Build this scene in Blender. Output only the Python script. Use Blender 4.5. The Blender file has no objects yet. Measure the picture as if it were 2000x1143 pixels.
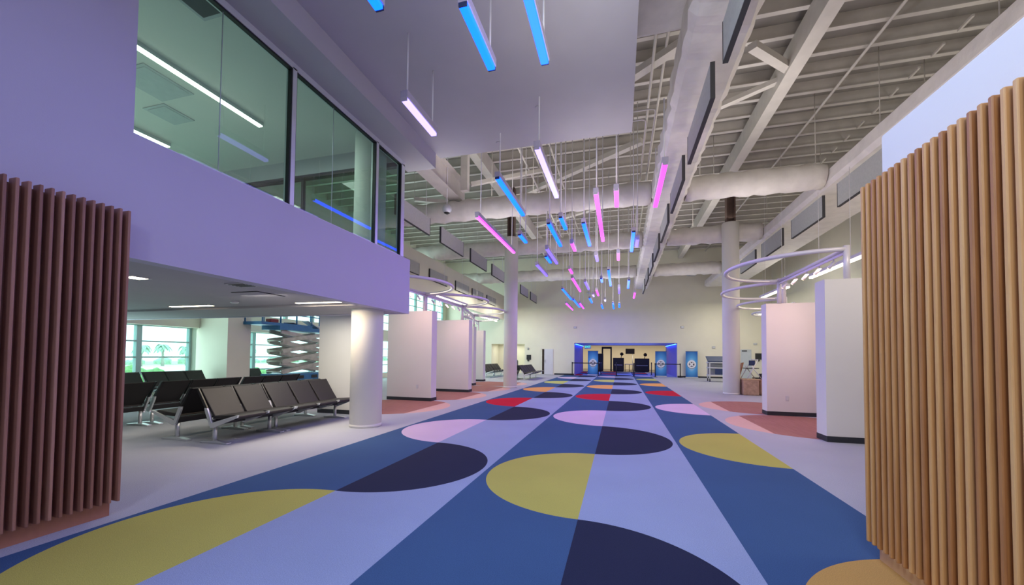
import bpy, bmesh, math, random
from mathutils import Vector, Matrix
random.seed(7)
S = bpy.context.scene
COL = S.collection
PI = math.pi

# ------------------------------------------------------------------ helpers
def link(o, parent=None):
    COL.objects.link(o)
    if parent is not None:
        o.parent = parent
    return o

class MB:
    """collects shapes, then becomes ONE mesh object"""
    def __init__(self):
        self.bm = bmesh.new()
    def box(self, a, b, bevel=0.0, mat=None):
        x0, y0, z0 = [min(a[i], b[i]) for i in range(3)]
        x1, y1, z1 = [max(a[i], b[i]) for i in range(3)]
        vs = [self.bm.verts.new(p) for p in
              ((x0, y0, z0), (x1, y0, z0), (x1, y1, z0), (x0, y1, z0),
               (x0, y0, z1), (x1, y0, z1), (x1, y1, z1), (x0, y1, z1))]
        fs = [self.bm.faces.new([vs[i] for i in f]) for f in
              ((3, 2, 1, 0), (4, 5, 6, 7), (0, 1, 5, 4), (1, 2, 6, 5), (2, 3, 7, 6), (3, 0, 4, 7))]
        self._fin(vs, fs, bevel, mat)
        return self
    def _fin(self, vs, fs, bevel, mat):
        if mat is not None:
            bmesh.ops.transform(self.bm, matrix=mat, verts=vs)
        if bevel > 0:
            es = list({e for f in fs for e in f.edges})
            bmesh.ops.bevel(self.bm, geom=es, offset=bevel, segments=2, profile=0.5, affect='EDGES')
    def prism(self, poly, v0, v1, bevel=0.0, axis='y', mat=None):
        """poly in (u,z), extruded along y (or in (y,z) along x, (x,y) along z)"""
        def P(p, v):
            return {'y': (p[0], v, p[1]), 'x': (v, p[0], p[1]), 'z': (p[0], p[1], v)}[axis]
        A = [self.bm.verts.new(P(p, v0)) for p in poly]
        B = [self.bm.verts.new(P(p, v1)) for p in poly]
        n = len(poly)
        fs = [self.bm.faces.new(A), self.bm.faces.new(B[::-1])]
        for i in range(n):
            fs.append(self.bm.faces.new((A[i], B[i], B[(i + 1) % n], A[(i + 1) % n])))
        bmesh.ops.recalc_face_normals(self.bm, faces=fs)
        self._fin(A + B, fs, bevel, mat)
        return self
    def tube(self, pts, r, n=12, caps=True, closed=False):
        pts = [Vector(p) for p in pts]
        m = len(pts)
        rs = r if isinstance(r, (list, tuple)) else [r] * m
        rings = []
        prev = None
        for i, p in enumerate(pts):
            if closed:
                t = pts[(i + 1) % m] - pts[i - 1]
            else:
                t = pts[min(i + 1, m - 1)] - pts[max(i - 1, 0)]
            t.normalize()
            if prev is None:
                a = Vector((0, 0, 1)) if abs(t.z) < 0.9 else Vector((1, 0, 0))
                prev = (a - t * a.dot(t)).normalized()
            else:
                prev = (prev - t * prev.dot(t)).normalized()
            q = t.cross(prev)
            rings.append([self.bm.verts.new(p + (prev * math.cos(2 * PI * k / n) + q * math.sin(2 * PI * k / n)) * rs[i]) for k in range(n)])
        for i in range(m if closed else m - 1):
            A, B = rings[i], rings[(i + 1) % m]
            for k in range(n):
                f = self.bm.faces.new((A[k], A[(k + 1) % n], B[(k + 1) % n], B[k]))
                f.smooth = True
        if caps and not closed:
            self.bm.faces.new(rings[0][::-1])
            self.bm.faces.new(rings[-1])
        return self
    def bar(self, a, b, w, h):
        """rectangular bar from a to b, w across (horizontal), h in height"""
        a, b = Vector(a), Vector(b)
        t = (b - a).normalized()
        up = Vector((0, 0, 1)) if abs(t.z) < 0.95 else Vector((1, 0, 0))
        s = t.cross(up).normalized()
        u = s.cross(t)
        q = [s * w / 2 * i + u * h / 2 * j for i, j in ((-1, -1), (1, -1), (1, 1), (-1, 1))]
        A = [self.bm.verts.new(a + d) for d in q]
        B = [self.bm.verts.new(b + d) for d in q]
        fs = [self.bm.faces.new(A[::-1]), self.bm.faces.new(B)]
        for i in range(4):
            fs.append(self.bm.faces.new((A[i], A[(i + 1) % 4], B[(i + 1) % 4], B[i])))
        bmesh.ops.recalc_face_normals(self.bm, faces=fs)
        return self
    def lathe(self, prof, c=(0, 0, 0), n=32):
        rings = []
        for r, z in prof:
            rings.append([self.bm.verts.new((c[0] + r * math.cos(2 * PI * k / n), c[1] + r * math.sin(2 * PI * k / n), c[2] + z)) for k in range(n)])
        for A, B in zip(rings, rings[1:]):
            for k in range(n):
                f = self.bm.faces.new((A[k], A[(k + 1) % n], B[(k + 1) % n], B[k]))
                f.smooth = True
        self.bm.faces.new(rings[0][::-1])
        self.bm.faces.new(rings[-1])
        return self
    def disc(self, c, r, n=32, axis='y', sy=1.0):
        vs = []
        for k in range(n):
            a = 2 * PI * k / n
            u, v = r * math.cos(a), r * math.sin(a) * sy
            vs.append(self.bm.verts.new({'y': (c[0] + u, c[1], c[2] + v), 'x': (c[0], c[1] + u, c[2] + v), 'z': (c[0] + u, c[1] + v, c[2])}[axis]))
        self.bm.faces.new(vs)
        return self
    def build(self, name, mat, parent=None, loc=None):
        me = bpy.data.meshes.new(name)
        self.bm.normal_update()
        self.bm.to_mesh(me)
        self.bm.free()
        me.materials.append(mat)
        o = bpy.data.objects.new(name, me)
        if loc is not None:
            o.location = loc
        return link(o, parent)

def tag(o, label, cat, group=None):
    o['label'] = label
    o['category'] = cat
    if group:
        o['group'] = group
    return o
def thing(name, label, cat, loc=(0, 0, 0), rz=0.0, group=None):
    o = bpy.data.objects.new(name, None)
    o.empty_display_size = 0.2
    o.location = loc
    o.rotation_euler = (0, 0, rz)
    link(o)
    return tag(o, label, cat, group)
def struct(o, label=None):
    o['kind'] = 'structure'
    if label:
        o['label'] = label
    return o
def kids(o):
    return [c for c in bpy.data.objects if c.parent == o]
def copy_tree(src, loc, rz=0.0, label=None, group=None):
    r = src.copy(); COL.objects.link(r)
    r.location = loc; r.rotation_euler = (0, 0, rz)
    if label: r['label'] = label
    if group: r['group'] = group
    for ch in kids(src):
        c = ch.copy(); COL.objects.link(c); c.parent = r
        for g in kids(ch):
            d = g.copy(); COL.objects.link(d); d.parent = c
    return r
def ordinal(i, n):
    if n == 1: return ''
    names = ['nearest', 'second nearest', 'third nearest', 'fourth nearest', 'fifth nearest', 'sixth nearest', 'seventh nearest',
             'eighth nearest', 'ninth nearest', 'tenth nearest', 'eleventh nearest', 'twelfth nearest']
    return 'farthest' if i == n - 1 else names[i]

# ------------------------------------------------------------------ materials
def lin(c):
    return tuple(((v / 255) / 12.92 if v / 255 <= 0.04045 else ((v / 255 + 0.055) / 1.055) ** 2.4) for v in c)
def newmat(name):
    m = bpy.data.materials.new(name)
    m.use_nodes = True
    nt = m.node_tree
    return m, nt, nt.nodes['Principled BSDF']
def mat(name, rgb, rough=0.5, metal=0.0, var=0.05, scale=6.0, bump=0.0, bscale=60.0, stretch=(1, 1, 1)):
    m, nt, b = newmat(name)
    c = lin(rgb)
    tc = nt.nodes.new('ShaderNodeTexCoord')
    mp = nt.nodes.new('ShaderNodeMapping')
    mp.inputs['Scale'].default_value = stretch
    nt.links.new(tc.outputs['Object'], mp.inputs['Vector'])
    nz = nt.nodes.new('ShaderNodeTexNoise')
    nz.inputs['Scale'].default_value = scale
    nz.inputs['Detail'].default_value = 4
    nt.links.new(mp.outputs[0], nz.inputs['Vector'])
    rp = nt.nodes.new('ShaderNodeValToRGB')
    rp.color_ramp.elements[0].position = 0.3
    rp.color_ramp.elements[1].position = 0.7
    rp.color_ramp.elements[0].color = tuple(max(0, v * (1 - var)) for v in c) + (1,)
    rp.color_ramp.elements[1].color = tuple(min(1, v * (1 + var)) for v in c) + (1,)
    nt.links.new(nz.outputs['Fac'], rp.inputs['Fac'])
    nt.links.new(rp.outputs['Color'], b.inputs['Base Color'])
    b.inputs['Roughness'].default_value = rough
    b.inputs['Metallic'].default_value = metal
    if bump > 0:
        n2 = nt.nodes.new('ShaderNodeTexNoise')
        n2.inputs['Scale'].default_value = bscale
        n2.inputs['Detail'].default_value = 3
        nt.links.new(mp.outputs[0], n2.inputs['Vector'])
        bp = nt.nodes.new('ShaderNodeBump')
        bp.inputs['Strength'].default_value = bump
        bp.inputs['Distance'].default_value = 0.02
        nt.links.new(n2.outputs['Fac'], bp.inputs['Height'])
        nt.links.new(bp.outputs['Normal'], b.inputs['Normal'])
    return m
def emis(name, col, strength, base=0.8):
    m, nt, b = newmat(name)
    b.inputs['Base Color'].default_value = (base, base, base, 1)
    b.inputs['Emission Color'].default_value = tuple(col) + (1,)
    b.inputs['Emission Strength'].default_value = strength
    return m
def glassmat(name, tint, base=0.05):
    m = bpy.data.materials.new(name)
    m.use_nodes = True
    nt = m.node_tree
    nt.nodes.clear()
    out = nt.nodes.new('ShaderNodeOutputMaterial')
    mix = nt.nodes.new('ShaderNodeMixShader')
    tr = nt.nodes.new('ShaderNodeBsdfTransparent')
    tr.inputs['Color'].default_value = tuple(tint) + (1,)
    gl = nt.nodes.new('ShaderNodeBsdfGlossy')
    gl.inputs['Roughness'].default_value = 0.0
    fr = nt.nodes.new('ShaderNodeFresnel')
    fr.inputs['IOR'].default_value = 1.5
    ad = nt.nodes.new('ShaderNodeMath')
    ad.operation = 'ADD'
    ad.inputs[1].default_value = base
    nt.links.new(fr.outputs[0], ad.inputs[0])
    ge = nt.nodes.new('ShaderNodeNewGeometry')
    fb = nt.nodes.new('ShaderNodeMath'); fb.operation = 'SUBTRACT'; fb.inputs[0].default_value = 1.0
    ml = nt.nodes.new('ShaderNodeMath'); ml.operation = 'MULTIPLY'
    nt.links.new(ge.outputs['Backfacing'], fb.inputs[1])
    nt.links.new(fb.outputs[0], ml.inputs[0]); nt.links.new(ad.outputs[0], ml.inputs[1])
    nt.links.new(ml.outputs[0], mix.inputs[0])
    nt.links.new(tr.outputs[0], mix.inputs[1])
    nt.links.new(gl.outputs[0], mix.inputs[2])
    nt.links.new(mix.outputs[0], out.inputs['Surface'])
    return m

WALL = mat('white_paint', (222, 220, 216), 0.6, 0, 0.015, 1.5, 0.05, 120)
FASC = mat('violet_lit_paint', (188, 184, 206), 0.6, 0, 0.015, 1.5, 0.05, 120)  # white wall; part of the violet light is put into its colour
CREAM = mat('cream_paint', (228, 224, 206), 0.6, 0, 0.02, 1.5, 0.05, 120)
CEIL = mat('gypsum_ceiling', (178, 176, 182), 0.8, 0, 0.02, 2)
STEEL = mat('painted_steel', (206, 201, 194), 0.55, 0, 0.06, 3)
DECK = mat('roof_deck', (150, 146, 140), 0.8, 0, 0.08, 2)
WRAP = mat('duct_wrap', (224, 220, 214), 0.6, 0, 0.07, 3, 0.8, 5.0, (1, 1, 1))
BAFFLE = mat('acoustic_felt', (180, 182, 180), 0.95, 0, 0.05, 20)
BAFEDGE = mat('dark_felt_edge', (70, 70, 72), 0.95, 0, 0.05, 20)
BASEB = mat('dark_rubber_base', (38, 40, 48), 0.6, 0, 0.05, 8)
FRAME = mat('white_aluminium', (212, 216, 220), 0.4, 0.3, 0.03, 5)
GASKET = mat('black_gasket', (22, 24, 26), 0.5, 0, 0.05, 8)
RINGM = mat('white_powder_coat', (216, 214, 222), 0.35, 0.1, 0.03, 6)
CHROME = mat('polished_aluminium', (218, 221, 223), 0.34, 0.65, 0.03, 6)
LEATHER = mat('black_vinyl', (25, 21, 22), 0.6, 0, 0.12, 9, 0.12, 90)
BLACKP = mat('black_plastic', (20, 20, 22), 0.4, 0, 0.1, 9)
DARKM = mat('dark_grey_metal', (52, 54, 58), 0.45, 0.4, 0.1, 6)
BROWNM = mat('rust_primer_steel', (92, 74, 66), 0.6, 0.1, 0.1, 8)
CABLE = mat('white_cable', (228, 226, 230), 0.5, 0, 0.02, 4)
HOUSE = mat('pendant_housing', (190, 184, 205), 0.4, 0.2, 0.03, 6)
LIFTB = mat('blue_lift_paint', (48, 112, 160), 0.45, 0.1, 0.12, 5)
LIFTG = mat('grey_lift_steel', (178, 178, 168), 0.5, 0.3, 0.15, 5)
REDP = mat('red_plastic', (130, 35, 45), 0.5, 0, 0.1, 5)
BOXW = mat('brown_kraft_paper', (178, 148, 124), 0.85, 0, 0.2, 7, 0.8, 9)
WOODB = mat('orange_brown_board', (150, 96, 44), 0.6, 0, 0.15, 5)
GREYP = mat('grey_plastic', (190, 192, 196), 0.45, 0, 0.05, 8)
NAVYP = mat('navy_panel', (38, 56, 98), 0.5, 0, 0.1, 8)
FABRICT = mat('tan_crumpled_paper', (190, 160, 128), 0.9, 0, 0.2, 7, 0.8, 12)
GREEN = mat('leaf_green', (128, 172, 112), 0.7, 0, 0.25, 4)
PALMG = mat('hazed_palm_green', (168, 196, 176), 0.7, 0, 0.2, 4)  # paled: bright haze outside is put into the leaf colour
TRUNK = mat('palm_trunk', (178, 176, 164), 0.9, 0, 0.2, 6)
GRASS = mat('pale_grass', (190, 206, 168), 0.95, 0, 0.2, 0.3)
APRON = mat('pale_concrete', (235, 235, 230), 0.95, 0, 0.05, 0.2)
PURPLEW = mat('blue_wall_paint', (120, 116, 200), 0.55, 0, 0.04, 2)
DOORB = mat('dark_door_gap', (46, 30, 26), 0.6, 0, 0.3, 3, 0, 60, (1, 1, 0.4))
DOORG = mat('grey_door_paint', (190, 198, 206), 0.5, 0, 0.03, 4)
GLASS = glassmat('green_tint_glass', (0.72, 0.86, 0.80), 0.05)
WGLASS = glassmat('teal_window_glass', (0.74, 0.95, 0.91), 0.02)

def wood(name, tones, zs):
    m, nt, b = newmat(name)
    tc = nt.nodes.new('ShaderNodeTexCoord')
    geo = nt.nodes.new('ShaderNodeNewGeometry')
    mp = nt.nodes.new('ShaderNodeMapping')
    mp.inputs['Scale'].default_value = (30, 30, zs)
    nt.links.new(tc.outputs['Object'], mp.inputs['Vector'])
    ad = nt.nodes.new('ShaderNodeVectorMath')
    ad.operation = 'ADD'
    cmb = nt.nodes.new('ShaderNodeCombineXYZ')
    mu = nt.nodes.new('ShaderNodeMath'); mu.operation = 'MULTIPLY'; mu.inputs[1].default_value = 57.0
    nt.links.new(geo.outputs['Random Per Island'], mu.inputs[0])
    nt.links.new(mu.outputs[0], cmb.inputs['Z'])
    nt.links.new(mp.outputs[0], ad.inputs[0]); nt.links.new(cmb.outputs[0], ad.inputs[1])
    nz = nt.nodes.new('ShaderNodeTexNoise')
    nz.inputs['Scale'].default_value = 1.0; nz.inputs['Detail'].default_value = 6; nz.inputs['Distortion'].default_value = 1.2
    nt.links.new(ad.outputs[0], nz.inputs['Vector'])
    rp = nt.nodes.new('ShaderNodeValToRGB')
    els = rp.color_ramp.elements
    els[0].position = 0.0; els[0].color = lin(tones[0]) + (1,)
    els[1].position = 1.0; els[1].color = lin(tones[-1]) + (1,)
    for i, t in enumerate(tones[1:-1]):
        e = els.new((i + 1) / (len(tones) - 1)); e.color = lin(t) + (1,)
    mx = nt.nodes.new('ShaderNodeMath'); mx.operation = 'MULTIPLY_ADD'
    mx.inputs[1].default_value = 0.55
    m2 = nt.nodes.new('ShaderNodeMath'); m2.operation = 'MULTIPLY'; m2.inputs[1].default_value = 0.5
    nt.links.new(nz.outputs['Fac'], m2.inputs[0])
    nt.links.new(geo.outputs['Random Per Island'], mx.inputs[0]); nt.links.new(m2.outputs[0], mx.inputs[2])
    nt.links.new(mx.outputs[0], rp.inputs['Fac'])
    nt.links.new(rp.outputs['Color'], b.inputs['Base Color'])
    b.inputs['Roughness'].default_value = 0.5
    return m
OAK = wood('oak_slats', [(126, 78, 44), (168, 116, 64), (198, 150, 90), (214, 176, 120)], 1.6)
OAKF = wood('oak_plinth', [(196, 150, 110), (206, 164, 122), (214, 172, 130)], 6)
OAK_DIM = wood('shaded_oak_slats', [(116, 78, 66), (136, 94, 80), (158, 114, 98), (188, 146, 128)], 1.6)  # same wood as the right panel, shade put into darker, redder tones
OAKF_DIM = wood('shaded_oak_plinth', [(158, 108, 86), (168, 116, 94), (178, 124, 100)], 6)  # plinth tones darkened likewise to carry the shade on this side

# carpet ------------------------------------------------------------
def carpet():
    m, nt, b = newmat('patterned_carpet')
    N, L = nt.nodes, nt.links
    def val(v):
        return v
    def op(o, a, b_=None, c=None):
        n = N.new('ShaderNodeMath'); n.operation = o
        for i, v in enumerate((a, b_, c)):
            if v is None: continue
            if isinstance(v, (int, float)): n.inputs[i].default_value = v
            else: L.new(v, n.inputs[i])
        return n.outputs[0]
    def mixc(f, a, b_):
        n = N.new('ShaderNodeMix'); n.data_type = 'RGBA'
        if isinstance(f, (int, float)): n.inputs[0].default_value = f
        else: L.new(f, n.inputs[0])
        for i, v in ((6, a), (7, b_)):
            if isinstance(v, tuple): n.inputs[i].default_value = v + (1,)
            else: L.new(v, n.inputs[i])
        return n.outputs[2]
    tc = N.new('ShaderNodeTexCoord')
    sx = N.new('ShaderNodeSeparateXYZ'); L.new(tc.outputs['Object'], sx.inputs[0])
    x, y = sx.outputs[0], sx.outputs[1]
    BASE, LIGHT, BLUE, NAVY = lin((170, 173, 180)), lin((146, 160, 188)), lin((62, 90, 127)), lin((40, 45, 68))
    W, x0, R, D = 1.275, -4.19, 1.215, 2.43
    def rng(a, b_):
        return op('MULTIPLY', op('GREATER_THAN', x, a), op('LESS_THAN', x, b_))
    xs = [x0 + W * i for i in range(6)]
    col = BASE
    col = mixc(rng(xs[0], xs[1]), col, BLUE)
    col = mixc(rng(xs[1], xs[2]), col, LIGHT)
    col = mixc(rng(xs[2], xs[3]), col, BLUE)
    col = mixc(rng(xs[3], xs[4]), col, LIGHT)
    col = mixc(rng(xs[4], xs[5]), col, BLUE)
    seq = [(190, 152, 84), (178, 174, 88), (204, 184, 204), (190, 28, 52), (226, 168, 96), (190, 196, 110), (205, 190, 205), (190, 28, 52)]
    def chain(xc, yc, left, right):
        nonlocal col
        k = op('FLOOR', op('DIVIDE', op('ADD', op('SUBTRACT', y, yc), D), 2 * D))
        loc = op('SUBTRACT', op('SUBTRACT', y, yc), op('MULTIPLY', k, 2 * D))
        dx = op('SUBTRACT', x, xc)
        dx2 = op('MULTIPLY', dx, dx)
        inside = op('LESS_THAN', op('ADD', dx2, op('MULTIPLY', loc, loc)), R * R)
        fl = op('MULTIPLY', inside, op('LESS_THAN', x, xc))
        rp = N.new('ShaderNodeValToRGB')
        cr = rp.color_ramp; cr.interpolation = 'CONSTANT'
        n = len(seq)
        cr.elements[0].position = 0; cr.elements[0].color = lin(seq[0]) + (1,)
        cr.elements[1].position = 1 / n; cr.elements[1].color = lin(seq[1]) + (1,)
        for i in range(2, n):
            e = cr.elements.new(i / n); e.color = lin(seq[i]) + (1,)
        L.new(op('DIVIDE', op('ADD', k, 1.5), n), rp.inputs['Fac'])
        col = mixc(fl, col, rp.outputs['Color'])
        if right:
            k2 = op('FLOOR', op('DIVIDE', op('SUBTRACT', y, yc), 2 * D))
            l2 = op('SUBTRACT', op('SUBTRACT', op('SUBTRACT', y, yc), D), op('MULTIPLY', k2, 2 * D))
            ins = op('LESS_THAN', op('ADD', dx2, op('MULTIPLY', l2, l2)), R * R)
            fr = op('MULTIPLY', ins, op('GREATER_THAN', x, xc))
            col = mixc(fr, col, NAVY)
    chain(xs[1], 2.34, True, True)
    chain(xs[3], 4.775, True, True)
    chain(xs[5], 7.2, True, False)
    # half-round timber-look inlays in the partition bays
    P = 3.18
    def bays(xc, sgn, y0, ya, yb):
        nonlocal col
        yy = op('SUBTRACT', y, y0)
        k = op('ROUND', op('DIVIDE', yy, P))
        loc = op('SUBTRACT', yy, op('MULTIPLY', k, P))
        dx = op('MULTIPLY', op('SUBTRACT', x, xc), sgn)
        ins = op('LESS_THAN', op('ADD', op('MULTIPLY', dx, dx), op('MULTIPLY', loc, loc)), 1.59 ** 2)
        ins = op('MULTIPLY', ins, op('MULTIPLY', op('GREATER_THAN', y, ya), op('LESS_THAN', y, yb)))
        side = op('GREATER_THAN', dx, -1.6)
        col = mixc(op('MULTIPLY', ins, side), col, lin((206, 172, 158)))
        mp = N.new('ShaderNodeMapping'); mp.inputs['Scale'].default_value = (14, 1.2, 1)
        L.new(tc.outputs['Object'], mp.inputs[0])
        nz = N.new('ShaderNodeTexNoise'); nz.inputs['Scale'].default_value = 1.5; nz.inputs['Detail'].default_value = 5
        L.new(mp.outputs[0], nz.inputs['Vector'])
        wd = mixc(nz.outputs['Fac'], lin((142, 100, 92)), lin((172, 126, 114)))
        inn = op('MULTIPLY', ins, op('LESS_THAN', dx, 1.05))
        col = mixc(inn, col, wd)
    bays(3.9, -1, 9.82, 8.2, 14.6)
    bays(-6.2, 1, 9.85, 8.2, 20.7)
    nz = N.new('ShaderNodeTexNoise'); nz.inputs['Scale'].default_value = 170; nz.inputs['Detail'].default_value = 3
    L.new(tc.outputs['Object'], nz.inputs['Vector'])
    n3 = N.new('ShaderNodeTexNoise'); n3.inputs['Scale'].default_value = 0.9; n3.inputs['Detail'].default_value = 3
    L.new(tc.outputs['Object'], n3.inputs['Vector'])
    f = op('ADD', op('MULTIPLY', nz.outputs['Fac'], 0.9), op('MULTIPLY_ADD', n3.outputs['Fac'], 0.22, 0.44))
    hs = N.new('ShaderNodeHueSaturation'); L.new(f, hs.inputs['Value']); L.new(col, hs.inputs['Color'])
    L.new(hs.outputs[0], b.inputs['Base Color'])
    b.inputs['Roughness'].default_value = 0.95
    b.inputs['Specular IOR Level'].default_value = 0.1
    bp = N.new('ShaderNodeBump'); bp.inputs['Strength'].default_value = 0.35; bp.inputs['Distance'].default_value = 0.01
    L.new(nz.outputs['Fac'], bp.inputs['Height']); L.new(bp.outputs['Normal'], b.inputs['Normal'])
    return m

# ------------------------------------------------------------------ camera
W_PX, H_PX, F_PX = 2000, 1143, 765.0
cd = bpy.data.cameras.new('camera')
cam = bpy.data.objects.new('camera', cd)
COL.objects.link(cam)
S.camera = cam
pitch, yaw, roll = math.radians(1.7226), math.radians(15.4984), 0.0094
fwd = Vector((-math.sin(yaw) * math.cos(pitch), math.cos(yaw) * math.cos(pitch), math.sin(pitch)))
r0 = Vector((math.cos(yaw), math.sin(yaw), 0)); u0 = r0.cross(fwd)
rr = r0 * math.cos(roll) + u0 * math.sin(roll)
uu = u0 * math.cos(roll) - r0 * math.sin(roll)
M = Matrix((( rr.x, uu.x, -fwd.x, 0), (rr.y, uu.y, -fwd.y, 0), (rr.z, uu.z, -fwd.z, 1.45), (0, 0, 0, 1)))
cam.matrix_world = M
cd.sensor_width = 36.0
cd.lens = 36.0 * F_PX / W_PX
cd.shift_y = (672 - H_PX / 2) / W_PX
cd.clip_start = 0.05
cd.clip_end = 400

# ------------------------------------------------------------------ the setting
struct(MB().box((-14.6, -6, -0.12), (12, 60, 0)).build('floor', carpet()))

# mezzanine wall on the left: wall below, fascia above, open lounge under it
XW, MZ0, MZ1 = -4.5, 2.35, 3.55
w = MB()
w.box((XW - 0.18, -6, 0), (XW, 2.44, 6.4))                    # full height part nearest the camera
w.box((XW - 0.18, 2.44, MZ0), (XW, 2.585, 6.4))
w.box((XW - 0.18, 2.585, MZ0), (XW, 7.7, MZ1))                # fascia under the glazing
w.box((-14.3, 7.55, MZ0), (XW - 0.18, 7.7, MZ1))              # end face of the balcony
struct(w.build('wall_left', FASC))
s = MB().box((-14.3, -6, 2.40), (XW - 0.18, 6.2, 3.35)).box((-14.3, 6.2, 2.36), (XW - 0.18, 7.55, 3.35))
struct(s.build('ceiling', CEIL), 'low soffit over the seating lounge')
# the balcony glazing: frame with black gaskets and panes
wf = MB()
ys = [2.585, 4.48, 6.48, 7.36]
for yy, wd in ((4.48, 0.07), (6.48, 0.07), (7.40, 0.12)):
    wf.box((XW - 0.14, yy - wd / 2, MZ1), (XW - 0.02, yy + wd / 2, 5.56))
wf.box((XW - 0.14, 2.585, 5.54), (XW - 0.02, 7.46, 5.63))
wf.box((XW - 0.14, 2.585, MZ1), (XW - 0.02, 7.46, MZ1 + 0.015))
win = struct(wf.build('window_1', FRAME))
g = MB()
for a, b_ in ((2.585, 4.445), (4.515, 6.445), (6.515, 7.34)):
    g.box((XW - 0.09, a, 5.515), (XW - 0.03, b_, 5.54)).box((XW - 0.09, b_ - 0.022, MZ1 + 0.015), (XW - 0.03, b_, 5.54))
    g.box((XW - 0.09, a, MZ1 + 0.013), (XW - 0.03, a + 0.015, 5.54))
g.build('gasket', GASKET, win)
for a, b_ in ((2.6, 3.45), (3.455, 4.43), (4.53, 5.32), (5.325, 6.43), (6.53, 7.32)):
    MB().box((XW - 0.075, a, MZ1 + 0.015), (XW - 0.063, b_, 5.52)).build('pane', GLASS, win)
for yy in (3.4525, 5.3225):
    MB().tube([(XW - 0.069, yy, MZ1 + 0.016), (XW - 0.069, yy, 5.515)], 0.006, 8).build('lit_glass_joint', FRAME, win)  # butt joint; its lit edge is put in as bright white
# glazing on the end of the balcony
wf = MB()
wf.box((-14.2, 7.40, 5.54), (XW - 0.16, 7.52, 5.63))
for xx in (-13.2, -11.2, -9.2, -7.2):
    wf.box((xx - 0.03, 7.42, MZ1), (xx + 0.03, 7.5, 5.54))
wf.box((-14.2, 7.42, MZ1), (XW - 0.16, 7.5, MZ1 + 0.02))
win = struct(wf.build('window_2', DARKM))
for a, b_ in ((-14.2, -13.24), (-13.16, -11.24), (-11.16, -9.24), (-9.16, -7.24), (-7.16, -4.68)):
    MB().box((a, 7.45, MZ1 + 0.02), (b_, 7.462, 5.54)).build('pane', GLASS, win)
# header over the glazing, mezzanine ceiling and back walls
hd = MB().box((XW - 0.2, -6, 5.63), (-4.0, 7.88, 6.0)).box((XW - 0.55, -6, 6.15), (XW - 0.2, 7.88, 6.5))
hd.box((-14.3, 7.40, 5.63), (XW - 0.2, 7.6, 6.2))
struct(hd.build('trim_1', CEIL), 'bulkhead above the balcony glazing')
struct(MB().box((-14.3, -6, 6.0), (XW - 0.2, 7.4, 6.15)).build('ceiling', WALL), 'balcony room ceiling')
struct(MB().box((-14.3, 0.4, 2.4), (XW - 0.2, 0.55, 6.0)).build('wall_front', WALL), 'end wall of the balcony room')
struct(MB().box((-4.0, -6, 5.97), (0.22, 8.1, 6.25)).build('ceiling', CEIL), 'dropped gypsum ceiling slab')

# window wall far left, with piers and the beam above the lounge windows
XL = -14.3
w = MB()
w.box((XL - 0.2, -6, 0), (XL, 31, 0.3))
w.box((XL - 0.2, -6, 2.3), (XL + 0.35, 31, 2.95))
w.box((XL - 0.2, -6, 6.3), (XL, 31, 9.6))
for (a, b_) in ((-6, 4.0), (10.1, 10.95), (17.2, 18.0), (30.0, 31)):
    w.box((XL - 0.2, a, 0), (XL, b_, 6.3))
w.box((XL, 10.1, 0), (-12.7, 10.95, 6.3))
w.box((XL, 17.2, 0), (-12.7, 18.0, 6.3))
struct(w.build('wall_far_left', CREAM))
nwin = 3
for (a, b_) in ((4.0, 10.1), (10.95, 17.2), (18.0, 30.0)):
    for z0, z1 in ((0.3, 2.3), (2.95, 6.3)):
        fm = MB()
        n = max(3, round((b_ - a) / 1.6))
        for i in range(n + 1):
            yy = a + (b_ - a) * i / n
            fm.box((XL - 0.16, max(a, yy - 0.07), z0), (XL - 0.02, min(b_, yy + 0.07), z1))
        zz = z0
        while zz < z1 + 0.01:
            fm.box((XL - 0.14, a, max(z0, zz - 0.02)), (XL - 0.04, b_, min(z1, zz + 0.02)))
            zz += 0.5
        wn = struct(fm.build('window_%d' % nwin, mat('teal_frame_%d' % nwin, (176, 206, 204), 0.4, 0.1, 0.03, 5)))
        MB().box((XL - 0.10, a, z0), (XL - 0.09, b_, z1)).build('pane', WGLASS, wn)
        nwin += 1
# upper bulkhead on the left, soffit behind it
struct(MB().box((-9.3, 7.75, 4.35), (-9.1, 30.5, 6.28)).build('wall_upper_left', CREAM))

# far wall with the wide opening and a recess on the left
YF = 30.5
w = MB()
w.box((-7.4, YF, 0), (-6.06, YF + 0.2, 2.4))
w.box((-5.10, YF, 0), (-3.45, YF + 0.2, 2.4))
w.box((-6.06, YF, 2.0), (-5.10, YF + 0.2, 2.4))
w.box((-14.5, YF, 2.4), (-3.45, YF + 0.2, 9.9))
w.box((-14.5, YF, 0), (-10.2, YF + 0.2, 2.4))
w.box((-3.45, YF, 2.49), (3.95, YF + 0.2, 9.9))
w.box((3.95, YF, 0), (10.2, YF + 0.2, 9.9))
w.box((-10.2, YF + 2, 0), (-7.4, YF + 2.2, 2.5)).box((-10.2, YF + 0.2, 2.4), (-7.4, YF + 2, 2.5)).box((-10.4, YF + .2, 0), (-10.2, YF + 2, 2.5)).box((-7.4, YF + .2, 0), (-7.2, YF + 2, 2.5))
struct(w.build('wall_far', CREAM))
# right side wall with warm paint, behind the partitions
struct(MB().box((10.0, -6, 0), (10.2, 30.5, 9.9)).build('wall_right', CREAM))
struct(MB().box((-14.5, -6.2, 0), (10.2, -6.0, 9.9)).build('wall_back', WALL))
bb = MB()
for a, b_ in ((-5.0, -3.46), (3.96, 8.0), (8.75, 10.0)):
    bb.box((a, YF - 0.015, 0), (b_, YF, 0.11))
struct(bb.build('baseboard_far', BASEB))
struct(MB().box((9.985, 1, 0), (10.0, YF, 0.11)).build('baseboard_right', BASEB))

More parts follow.
